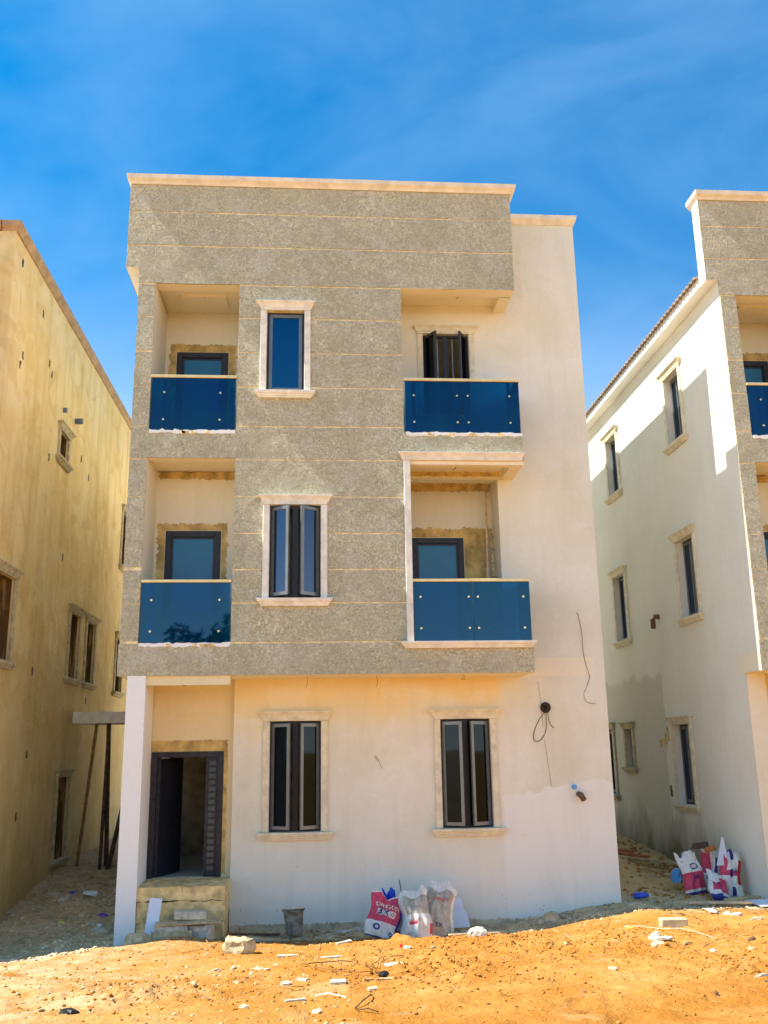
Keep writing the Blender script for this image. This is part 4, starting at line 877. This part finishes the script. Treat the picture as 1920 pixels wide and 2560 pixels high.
board('cardboard_scrap', [(-.16, 0), (.16, .06), (.14, .16), (-.12, .10)], .02, (8.98, 1.62, zb(9, 1.6)+.62), (R(-20), R(8), 0), 'wood_dark', 'crumpled brown cardboard on top of the bag pile at the right house', 'cardboard')
board('cardboard_scrap', [(-.13, 0), (.13, .04), (.12, .12), (-.10, .09)], .02, (9.10, 1.45, zb(9, 1.6)+.60), (R(-30), R(-4), R(20)), 'plank_orange', 'orange brown cardboard strip above the bag pile at the right house', 'cardboard')
o = put(rock_mb(.11, .10, .16, 33, 3).build('plastic_bag', 'plastic_sky'), 8.60, 1.75, .10); setp(o, 'crumpled light blue plastic bag left of the cement bag pile', 'plastic bag')
board('white_board', [(-.25, 0), (.30, 0), (.36, .32), (-.35, .32)], .012, (9.45, .05, gh(9.45, .05)+.02), (R(-82), 0, R(6)), 'white_board', 'white board lying flat at the right edge in front of the pillar', 'board')
bo = empty('bottle', (7.62, 1.05, gh(7.62, 1.05)+.04), 'blue plastic bottle lying by the corner of the middle house', 'bottle', rot=(0, R(84), R(-35)))
b = MB(); lathe(b, [(.02, 0), (.045, .01), (.047, .16), (.04, .19), (.016, .23), (.016, .245)], 14); b.build('body', 'plastic_blue', bo, smooth=True)
b = MB(); lathe(b, [(.019, .247), (.019, .268)], 12); b.build('cap', 'white_scrap', bo)

# debris chips individually placed from where they lie in the photograph
def chip(u, v, lx, ly, th, mat, rz, label, cat='scrap', group=None, name='scrap', tilt=(0, 0), dz=.0):
    p = at_px(u, v); rr = random.Random(int(u*7+v)); n_ = 7
    pts = [(lx/2*math.cos(k*math.tau/n_+.4)*rr.uniform(.75, 1.15), ly/2*math.sin(k*math.tau/n_+.4)*rr.uniform(.75, 1.15)) for k in range(n_)] if cat != 'strip' else [(-lx/2, -ly/2), (lx/2, -ly/2*.8), (lx/2*.97, ly/2), (-lx/2*1.02, ly/2*.9)]
    if th >= .03:
        b = rock_mb(lx/2, ly/2, th*.75, int(u*3+v), 2, .35); o = b.build(name, mat); o.location = (p.x, p.y, gh(p.x, p.y)-.012+dz); o.rotation_euler = (tilt[0]+rr.uniform(-.2, .2), tilt[1]+rr.uniform(-.2, .2), rz)
        return setp(o, label, cat if cat != 'strip' else 'strip', group)
    th = min(th, .010)
    b = MB(); f = [b.bm.verts.new((x, y, th+rr.uniform(0, .012))) for x, y in pts]; k_ = [b.bm.verts.new((x, y, -.004)) for x, y in pts]; n_ = len(pts)
    b.bm.faces.new(f); b.bm.faces.new(k_[::-1])
    for i_ in range(n_): b.bm.faces.new((f[i_], f[(i_+1) % n_], k_[(i_+1) % n_], k_[i_]))
    o = b.build(name, mat); o.location = (p.x, p.y, gh(p.x, p.y)+.004+dz); o.rotation_euler = (tilt[0], tilt[1], rz); return setp(o, label, cat if cat != 'strip' else 'strip', group)
chip(720, 2392, .24, .075, .012, 'white_scrap', .0, 'white strip lying flat on the sand, left one of the level pair below the bucket', 'strip', name='tile_strip')
chip(828, 2396, .24, .07, .012, 'white_scrap', .25, 'white strip lying askew on the sand, right one of the pair below the bucket', 'strip', name='tile_strip')
chip(860, 2358, .26, .04, .012, 'white_scrap', .75, 'long slanting white strip on the sand near the pink cement bag', 'strip', name='tile_strip')
chip(846, 2458, .14, .12, .010, 'white_scrap', .0, 'nearly square white tile chip on the sand below the wire loop', 'strip', name='tile_strip')
chip(755, 2452, .12, .05, .015, 'white_scrap', -.6, 'small white splinter beside the stone heap', 'strip', name='tile_strip')
chip(983, 2415, .24, .16, .02, 'white_scrap', .7, 'torn white plastic sheet on the sand by the dark rag', 'plastic sheet', name='plastic_sheet')
chip(960, 2442, .13, .12, .05, 'plastic_black', .3, 'small black crumpled rag beside the torn white sheet', 'rag', name='rag')
chip(715, 2463, .10, .09, .02, 'white_scrap', .3, 'white paper scrap on the stone heap', 'paper', name='paper_scrap')
chip(790, 2531, .12, .10, .03, 'white_scrap', .9, 'crumpled white tissue near the bottom edge', 'paper', name='paper_scrap')
chip(930, 2475, .12, .10, .02, 'paper', 1.1, 'beige cardboard bit right of the grey cement spill', 'cardboard', name='cardboard_scrap')
chip(950, 2452, .30, .035, .015, 'wood_plank', .06, 'thin pale batten offcut on the sand below the black rag', 'strip', name='batten_offcut')
chip(738, 2505, .17, .025, .010, 'white_scrap', .25, 'thin pale splinter on the grey cement spill', 'strip', name='tile_strip')
chip(1015, 2368, .14, .10, .03, 'white_scrap', .2, 'crumpled white wrapper with a red spot, below the middle cement bag', 'wrapper', name='wrapper')
chip(1004, 2367, .05, .05, .045, 'bag_red', .2, 'small red scrap touching the white wrapper below the cement bags', 'wrapper', name='wrapper')
chip(1082, 2370, .07, .05, .02, 'paper', .2, 'tiny pale chip below the tall grey cement bag', 'chip', name='chip')
chip(1150, 2326, .20, .12, .05, 'paper', .1, 'pale brick fragment at the sand edge below the white boards', 'brick', name='brick_fragment')
chip(1533, 2425, .10, .09, .012, 'plastic_yellow', .0, 'small yellowish card in the middle of the sand', 'card', name='card')
bpy.data.objects['card'].data.materials[0] = M['paper']
chip(1575, 2322, .15, .09, .03, 'plastic_yellow', .1, 'yellow plastic scrap on the sand crest', 'plastic scrap', name='plastic_scrap')
chip(1415, 2362, .06, .05, .04, 'rock_tan', .1, 'small rounded tan stone on the clods', 'stone', name='stone')
p = at_px(1688, 2320); setp(put(MB().box(-.17, .17, -.07, .07, 0, .12).build('concrete_block', 'paper', bevel=.012), p.x, p.y+.05, -.03, R(-3)), 'pale concrete block on the sand edge in front of the right passage', 'block')
p = at_px(1637, 2352); setp(put(rock_mb(.09, .08, .10, 41, 2).build('rock', 'white_scrap'), p.x, p.y, -.01), 'small white rock on the sand left of the pale block', 'rock')
p = at_px(1642, 2366); setp(put(rock_mb(.10, .07, .06, 42, 2).build('rock', 'rubble'), p.x, p.y-.05, -.01), 'flat brown stone just below the small white rock', 'rock')
chip(1665, 2350, .20, .10, .02, 'white_scrap', .1, 'whitish lime spill beside the small white rock', 'scrap')
chip(1719, 2361, .13, .04, .02, 'paper', .2, 'small pale splinter right of the small white rock', 'chip', name='chip')
chip(1782, 2376, .08, .07, .03, 'white_scrap', .3, 'round white pebble on the sand at the right', 'stone', name='stone')
chip(1880, 2350, .12, .08, .05, 'pebble_dark', .3, 'dark lump near the right edge of the sand', 'stone', name='stone')
chip(1876, 2374, .13, .08, .04, 'wood_plank', .3, 'brown curled leaf near the right edge of the sand', 'leaf', name='dry_leaf')
chip(1905, 2440, .20, .04, .03, 'white_scrap', .3, 'white splinter at the right edge of the sand', 'strip', name='tile_strip')
chip(1792, 2488, .12, .03, .05, 'pebble_dark', 1.4, 'black sliver standing in the sand at lower right', 'chip', name='chip')
chip(172, 2535, .18, .12, .05, 'plastic_black', .5, 'black charred lump on the sand at lower left', 'lump', name='charred_lump')
chip(104, 2530, .07, .05, .03, 'pebble_dark', .5, 'small dark stone left of the charred lump', 'stone', name='stone')
chip(541, 2426, .13, .07, .03, 'white_scrap', .3, 'white stone chip below the angular rock', 'chip', name='chip')
chip(610, 2520, .10, .09, .04, 'paper', .3, 'pale stone near the bottom edge, left of the cement spill', 'stone', name='stone')
# left shaded gap
chip(250, 2330, .28, .12, .08, 'white_scrap', .25, 'long whitish plaster chunk in the shaded rubble beside the white pillar', 'plaster chunk', name='plaster_chunk')
chip(228, 2240, .30, .24, .05, 'white_board', .4, 'largest white board scrap on the rubble between the left houses', 'board', name='board_scrap', tilt=(.35, 0), dz=.04)
chip(228, 2312, .24, .10, .05, 'white_scrap', 1.0, 'torn white plastic strip in the rubble left of the pillar', 'plastic scrap', name='plastic_scrap')
chip(248, 2314, .10, .09, .04, 'white_board', .2, 'small white blue scrap in the rubble left of the pillar', 'plastic scrap', name='plastic_scrap')
chip(258, 2290, .16, .09, .06, 'plastic_violet', .2, 'violet plastic scrap in the rubble left of the pillar', 'plastic scrap', name='plastic_scrap')
chip(183, 2234, .18, .10, .05, 'plastic_blue', -.2, 'dark blue plastic scrap in the shade between the left houses', 'plastic scrap', name='plastic_scrap')
chip(162, 2254, .28, .20, .10, 'white_scrap', .7, 'dirty whitish sack lump in the shade between the left houses', 'sack', name='sack_lump')
chip(135, 2238, .30, .16, .07, 'paper', .1, 'beige flattened carton at the foot of the left house', 'carton', name='carton')
chip(155, 2308, .14, .09, .04, 'plastic_yellow', .1, 'yellow green scrap in the rubble between the left houses', 'plastic scrap', name='plastic_scrap')
chip(123, 2226, .05, .16, .04, 'plastic_yellow', .1, 'upright yellow leaf scrap at the foot of the left house', 'plastic scrap', name='plastic_scrap')
chip(161, 2347, .07, .05, .04, 'white_scrap', .1, 'small white chip in the grey dust left of the pillar', 'chip', name='chip')
chip(107, 2370, .06, .12, .03, 'white_board', .1, 'white sliver on the grey dust at the left', 'chip', name='chip')
chip(250, 2180, .16, .10, .05, 'paper', .1, 'pale lump at the foot of the canopy props', 'lump', name='lump')
# right shaded gap
def plank3(p0, p1, w, th, mat, label, name='plank'):
    p0 = Vector(p0); p1 = Vector(p1); d = p1-p0; L2 = d.length; b = MB().box(0, L2, -w/2, w/2, 0, th); o = b.build(name, mat, bevel=.003)
    o.location = p0; o.rotation_euler = d.to_track_quat('X', 'Z').to_euler(); return setp(o, label, 'plank')
g_ = lambda x, y, dz=.03: (x, y, gh(x, y)+dz)
plank3(g_(7.7, 5.6), g_(9.0, 5.0, .08), .22, .05, 'plank_orange', 'upper orange red plank lying across the passage behind the dirt mound')
plank3(g_(7.8, 5.0), g_(9.1, 4.5, .05), .2, .04, 'plank_orange', 'lower orange red plank lying across the passage behind the dirt mound')
plank3(g_(8.3, 4.2), g_(9.4, 3.7, .06), .12, .03, 'wood_plank', 'pale splintered plank on top of the dirt mound in the right passage')
plank3(g_(8.5, 3.2), g_(9.3, 2.7, .06), .10, .03, 'bamboo', 'brown plank below the passage window of the right house')
plank3(g_(8.7, 2.6), g_(9.2, 2.3, .04), .12, .03, 'wood_plank', 'short pale plank left of the bag pile at the right house')
plank3(g_(8.9, .55), g_(9.5, .80, .05), .14, .03, 'wood_plank', 'weathered board under the frontmost cement bag at the right house')
plank3(g_(8.2, .30), g_(9.1, .15, .04), .10, .03, 'rubble', 'grey batten on the rubble in front of the bag pile')
chip(1780, 2284, .26, .18, .05, 'white_board', .6, 'white triangular scrap on the rubble in front of the bag pile', 'board', name='board_scrap', tilt=(.3, 0), dz=.03)
chip(1818, 2286, .16, .10, .05, 'white_scrap', .2, 'white lump right of the triangular scrap in front of the bag pile', 'scrap')
chip(1842, 2288, .20, .08, .05, 'white_scrap', .2, 'flat white lump at far right in front of the bag pile', 'scrap')
chip(1890, 2300, .24, .08, .05, 'paper', .2, 'pale chunk at the sand edge near the right frame edge', 'chunk', name='chunk')
plank3(g_(1.55, .10), g_(2.20, -.02, .02), .05, .02, 'wood_plank', 'thin batten on the ground left of the bucket')
plank3(g_(1.45, .38), g_(2.15, .42, .02), .07, .02, 'wood_dark', 'dark batten along the wall foot left of the bucket')
plank3(g_(1.75, -.10), g_(2.30, -.35, .02), .06, .02, 'wood_plank', 'pale batten pointing to the sand in front of the bucket')
plank3(g_(2.05, -.45), g_(2.75, -.30, .02), .03, .015, 'bamboo', 'thin stick at the sand edge in front of the bucket')
plank3(g_(1.35, .0), g_(1.95, -.25, .02), .04, .02, 'paper', 'pale broken stick beside the right concrete block')
chip(690, 2320, .16, .20, .02, 'white_board', .5, 'white board scrap left of the bucket', 'board', name='board_scrap', tilt=(.2, 0), dz=.02)
chip(860, 2330, .40, .14, .04, 'white_scrap', .0, 'flattened white sheet on the ground right of the bucket', 'plastic sheet', name='plastic_sheet')
chip(905, 2325, .30, .14, .07, 'white_scrap', .1, 'crumpled white sheet between the bucket and the pink cement bag', 'plastic sheet', name='plastic_sheet')
plank3(g_(4.55, .05), g_(5.3, .10, .02), .12, .02, 'rubble', 'grey board lying flat in front of the white boards')
chip(1385-30, 2312, .12, .10, .09, 'plastic_yellow', .0, 'dull yellow lump in the rubble right of the white boards', 'lump', name='lump'); bpy.data.objects['lump.001'].data.materials[0] = M['paper']

# sticks and wires on the sand
def stick(pix, r, mat, label, name='wire', cat='wire', arch=.02):
    P = [at_px(u, v) for u, v in pix]; P = [Vector((p.x, p.y, gh(p.x, p.y)+.012+(arch if 0 < k < len(P)-1 else 0))) for k, p in enumerate(P)]
    o0 = P[0].copy(); b = MB(); b.tube([p-o0 for p in P], r*.6, 6); o = b.build(name, mat); o.location = o0; return setp(o, label, cat)
stick([(762, 2410), (770, 2417), (800, 2415), (850, 2410), (882, 2407)], .008, 'wire_rust', 'rusty wire forming the upper edge of the loop on the sand')
stick([(784, 2420), (800, 2430), (850, 2438), (900, 2440), (925, 2438), (920, 2424), (890, 2412)], .007, 'wire_rust', 'rusty wire loop lying on the sand in the middle')
stick([(915, 2420), (940, 2415), (955, 2403), (957, 2394)], .007, 'wire_rust', 'curled rusty wire end right of the loop')
stick([(950, 2428), (952, 2415), (980, 2402), (1010, 2394)], .007, 'wire_rust', 'rusty wire arching over the torn white sheet')
stick([(948, 2384), (953, 2374)], .006, 'twig', 'short twig above the torn white sheet', 'twig', 'twig')
stick([(885, 2430), (880, 2415), (888, 2402), (905, 2405), (912, 2412)], .009, 'twig', 'pale forked root in the wire loop', 'root', 'root')
stick([(888, 2528), (905, 2515), (925, 2500), (930, 2492)], .010, 'wood_dark', 'dark stick pointing up right near the bottom edge', 'stick', 'stick')
stick([(893, 2530), (920, 2533), (947, 2536)], .008, 'wood_dark', 'dark stick lying level near the bottom edge', 'stick', 'stick')
stick([(505, 2337), (518, 2362), (530, 2373), (560, 2352), (568, 2347)], .008, 'twig', 'bent twig left of the angular rock', 'twig', 'twig')
stick([(452, 2386), (500, 2382), (522, 2380)], .007, 'twig', 'straight twig lying left of the angular rock', 'twig', 'twig')
stick([(500, 2345), (545, 2340), (570, 2335), (590, 2345)], .012, 'twig', 'thick pale root at the foot of the right concrete block', 'root', 'root')
stick([(700, 2470), (730, 2478), (760, 2474)], .008, 'twig', 'curved twig on the stone heap', 'twig', 'twig')
stick([(790, 2492), (820, 2494), (865, 2496)], .006, 'white_board', 'thin pale cord above the grey cement spill', 'cord', 'cord')
stick([(1515, 2318), (1520, 2300), (1514, 2291)], .006, 'twig', 'upright dry twig on the sand crest', 'twig', 'twig')
stick([(1760, 2368), (1800, 2355), (1850, 2350), (1885, 2340)], .006, 'twig', 'long thin twig at right on the sand', 'twig', 'twig')
stick([(1880, 2325), (1900, 2318), (1918, 2314)], .006, 'twig', 'thin twig near the right frame edge', 'twig', 'twig')
stick([(1640, 2325), (1700, 2328), (1745, 2338), (1790, 2350)], .006, 'white_scrap', 'white cord running right from the pale block', 'cord', 'cord')
stick([(1560, 2318), (1600, 2322), (1650, 2325)], .006, 'white_scrap', 'white cord running left from the pale block', 'cord', 'cord')
stick([(1250, 2210+75), (1262, 2278)], .008, 'pvc_brown', 'stub of brown pipe among the wall-foot rubble', 'pipe', 'pipe')
stick([(1020, 2222), (1028, 2240)], .008, 'wire_black', 'black rod sticking up behind the middle cement bag', 'rod', 'rod')
bpy.data.objects['rod'].location = (4.02, .60, -.10); bpy.data.objects['rod'].rotation_euler = (0, 0, 0)
o = bpy.data.objects['rod']; me_ = MB().tube([(0, 0, -.55), (-.10, .1, .08)], .008, 6); bm_ = bpy.data.meshes.new('rod'); me_.bm.to_mesh(bm_); bm_.materials.append(M['wire_black']); o.data = bm_

# countable stones: one group, shared look
protos = [rock_mb(1, 1, .8, 100+k, 1, .3).build('stone', 'rubble') for k in range(6)]
for q in protos: C.objects.unlink(q)
pm = [q.data for q in protos]
for q in protos: bpy.data.objects.remove(q)
def stones(n, fn, smin, smax, mat, label, group, cat='stone'):
    ms = []
    for m_ in pm:
        c_ = m_.copy(); c_.materials.clear(); c_.materials.append(M[mat]); ms.append(c_)
    for _ in range(n):
        x, y = fn(); s = smin*(smax/smin)**random.random()
        o = bpy.data.objects.new('stone', random.choice(ms)); C.objects.link(o); o.location = (x, y, gh(x, y)-s*.15)
        o.scale = (s, s*random.uniform(.6, 1), s*random.uniform(.5, .9)); o.rotation_euler = (random.uniform(-.3, .3), random.uniform(-.3, .3), random.uniform(0, 6.3)); setp(o, label, cat, group)
def foot():
    x = random.uniform(4.9, 7.6); return x, random.uniform(.15, .72) - .25*max(0, x-6.6)*random.random()
stones(26, foot, .035, .10, 'rubble', 'broken grey cement stone in the rubble strip at the wall foot right of the boards', 'rubble stones along the wall foot')
stones(14, lambda: (random.gauss(1.9, .35), random.gauss(-4.2, .35)), .02, .055, 'paper', 'pale stone of the small stone heap on the sand in front of the step', 'stones of the small heap on the sand')
stones(10, lambda: (random.gauss(.6, .45), random.gauss(-4.6, .6)), .02, .05, 'rock_tan', 'tan stone scattered on the pale sand at lower left', 'stones scattered at lower left')
stones(24, lambda: (random.uniform(-2.1, -.2), random.uniform(-.6, 5)), .04, .13, 'rubble', 'grey brown rubble stone in the shaded passage between the left and middle houses', 'rubble stones in the left passage')
stones(18, lambda: (random.uniform(7.6, 9.5), random.uniform(-.2, 6)), .035, .10, 'rubble', 'grey brown rubble stone in the passage between the middle and right houses', 'rubble stones in the right passage')
stones(9, lambda: (random.uniform(1.5, 4.8), random.uniform(.1, .75)), .03, .07, 'rubble', 'grey stone along the wall foot left of the white boards', 'stones along the left wall foot')
# uncountable gravel, clods and litter: joined, kind = stuff
def scatter(name, n, fn, smin, smax, mat, flat=.7, label=None, cat=None, thin=False):
    base = bmesh.new(); bmesh.ops.create_icosphere(base, subdivisions=1, radius=1)
    bv = np.array([v.co[:] for v in base.verts]); bf = np.array([[v.index for v in f.verts] for f in base.faces]); base.free()
    P = np.array([fn() for _ in range(n)]); sz = smin*(smax/smin)**RNG.random(n)**1.0
    Zg = ground_h(P[:, 0], P[:, 1]); nv = len(bv); V_ = np.empty((n, nv, 3))
    for k in range(n):
        a_ = RNG.random()*6.28; ca, sa = math.cos(a_), math.sin(a_); sc = sz[k]*np.array([1, RNG.uniform(.5, 1) if not thin else RNG.uniform(.12, .5), flat*RNG.uniform(.6, 1.1)])
        q = bv*(1+RNG.uniform(-.28, .28, (nv, 1)))*sc; V_[k, :, 0] = q[:, 0]*ca-q[:, 1]*sa+P[k, 0]; V_[k, :, 1] = q[:, 0]*sa+q[:, 1]*ca+P[k, 1]; V_[k, :, 2] = q[:, 2]+Zg[k]+sc[2]*.15
    Fc = (bf[None]+(np.arange(n)*nv)[:, None, None]).reshape(-1, 3); me = bpy.data.meshes.new(name)
    me.vertices.add(n*nv); me.vertices.foreach_set('co', V_.ravel()); me.loops.add(len(Fc)*3); me.loops.foreach_set('vertex_index', Fc.ravel())
    me.polygons.add(len(Fc)); me.polygons.foreach_set('loop_start', np.arange(len(Fc))*3); me.polygons.foreach_set('loop_total', np.full(len(Fc), 3)); me.update(); me.materials.append(M[mat])
    o = bpy.data.objects.new(name, me); C.objects.link(o); setp(o, label, cat, kind='stuff')
def clodp():
    while True:
        x = random.uniform(-3, 10.5); y = random.uniform(-9, -.1)
        if random.random() < .10 + .9*max(math.exp(-((x-5.6)/1.9)**2-((y+2.3)/1.1)**2), math.exp(-((x-3.8)/.9)**2-((y+4.3)/.8)**2), math.exp(-((x-7.2)/.9)**2-((y+4.5)/.8)**2), .6*math.exp(-((x-1.2)/.8)**2-((y+5)/.8)**2)): return x, y
scatter('clods', 9000, clodp, .005, .026, 'clod', label='orange clods of dry sand strewn over the lit foreground', cat='clods')
scatter('gravel', 900, clodp, .005, .020, 'pebble_dark', label='dark gravel specks over the lit sand', cat='gravel')
scatter('gravel', 1300, lambda: (random.uniform(-3.5, 3), random.uniform(-8.5, -.6)), .006, .022, 'rock_tan', label='pale gravel on the left part of the lit sand', cat='gravel')
scatter('rubble_litter', 2600, lambda: (random.uniform(-2.2, -.15), random.uniform(-1.6, 6)), .012, .05, 'rubble', .5, 'grey litter of plaster crumbs in the left passage', 'rubble')
scatter('rubble_litter', 2400, lambda: (random.uniform(1.4, 9.6), random.uniform(-.05, .84)), .010, .04, 'rubble', .5, 'grey crumbs strewn along the shaded foot of the walls', 'rubble')
scatter('rubble_litter', 900, lambda: (random.uniform(7.45, 9.55), random.uniform(.8, 8)), .012, .05, 'clod', .6, 'earth crumbs on the mound in the right passage', 'rubble')
scatter('wood_litter', 260, lambda: (random.uniform(7.5, 10.2), random.gauss(-.05, .35)), .03, .14, 'bamboo', .10, 'thin wood splinters in front of the bag pile', 'splinters', thin=True)
scatter('wood_litter', 160, lambda: (random.uniform(-2.2, -.2), random.uniform(-.9, 4.5)), .03, .13, 'wood_plank', .12, 'thin wood splinters in the left passage', 'splinters', thin=True)
scatter('wood_litter', 90, lambda: (random.uniform(1.4, 3.2), random.gauss(.1, .25)), .03, .12, 'twig', .12, 'thin wood splinters around the bucket', 'splinters', thin=True)
scatter('lime_crumbs', 110, lambda: (random.choice([random.gauss(.55, .25), random.uniform(-2, 10)]), random.gauss(-.3, .22)), .008, .03, 'white_scrap', .4, 'white lime crumbs along the sand edge', 'crumbs')

# ------------------------------------------------------------------ across the road (seen in the window glass)
def tree(x, y, h, r, seed, label):
    rr = random.Random(seed); T = empty('tree', (x, y, gh(x, y)), label, 'tree')
    b = MB(); b.tube([(0, 0, 0), (.1, 0, h*.25), (0, .1, h*.5), (.1, 0, h*.62)], .2, 8, .5)
    for k in range(7):
        a_ = k*.9+seed; b.tube([(0, 0, h*(.35+.04*k)), (r*.4*math.cos(a_), r*.4*math.sin(a_), h*(.5+.04*k)), (r*.8*math.cos(a_), r*.8*math.sin(a_), h*(.6+.05*k))], .07, 5, .3)
    b.build('trunk', 'bark', T)
    vs, fs = [], []
    cl_ = [(rr.gauss(0, r*.42), rr.gauss(0, r*.42), h*.68+rr.gauss(0, h*.13), rr.uniform(.5, 1.0)) for _ in range(26)]
    for cx, cy, cz, cr in cl_:
        for _ in range(130):
            d = Vector((rr.gauss(0, 1), rr.gauss(0, 1), rr.gauss(0, 1))).normalized()*cr*rr.uniform(.6, 1); c0 = Vector((cx, cy, cz))+d
            a_ = Vector((rr.gauss(0, 1), rr.gauss(0, 1), rr.gauss(0, 1))).normalized(); b_ = a_.cross(d).normalized(); s = rr.uniform(.08, .17); k = len(vs)
            vs += [c0-a_*s*1.4, c0+b_*s*.5, c0+a_*s*1.4, c0-b_*s*.5]; fs.append((k, k+1, k+2, k+3))
    me = bpy.data.meshes.new('crown'); me.from_pydata([v[:] for v in vs], [], fs); me.materials.append(M['leaf']); o = bpy.data.objects.new('crown', me); C.objects.link(o); o.parent = T
tree(-2.5, -30, 7.4, 2.2, 4, 'leafy tree across the road, mirrored in the left balcony glass')
tree(1.8, -32, 6.6, 2.0, 5, 'second leafy tree across the road, mirrored in the balcony glass')
tree(9.5, -31, 5.6, 2.4, 6, 'broad tree across the road mirrored in the right ground floor window')
FH = empty('low_house', (0, -34, 0), 'long low brown house with corrugated roof across the road behind the camera', 'house')
b = MB(); b.box(-22, 30, -4, 4, 0, 3.0); b.build('wall', 'far_wall', FH)
b = MB(); rows = []
for k in range(int(54/.2)+1):
    x = -23+k*.2; dz = .05*(k % 2); rows.append([b.bm.verts.new(p_) for p_ in ((x, 5.0, 2.9+dz), (x, 0, 4.7+dz), (x, -5, 2.9+dz), (x, -5, 2.8+dz), (x, 0, 4.6+dz), (x, 5, 2.8+dz))])
for a, c_ in zip(rows, rows[1:]):
    for k in range(6): b.bm.faces.new((a[k], a[(k+1) % 6], c_[(k+1) % 6], c_[k]))
b.build('roof', 'roof_metal', FH)
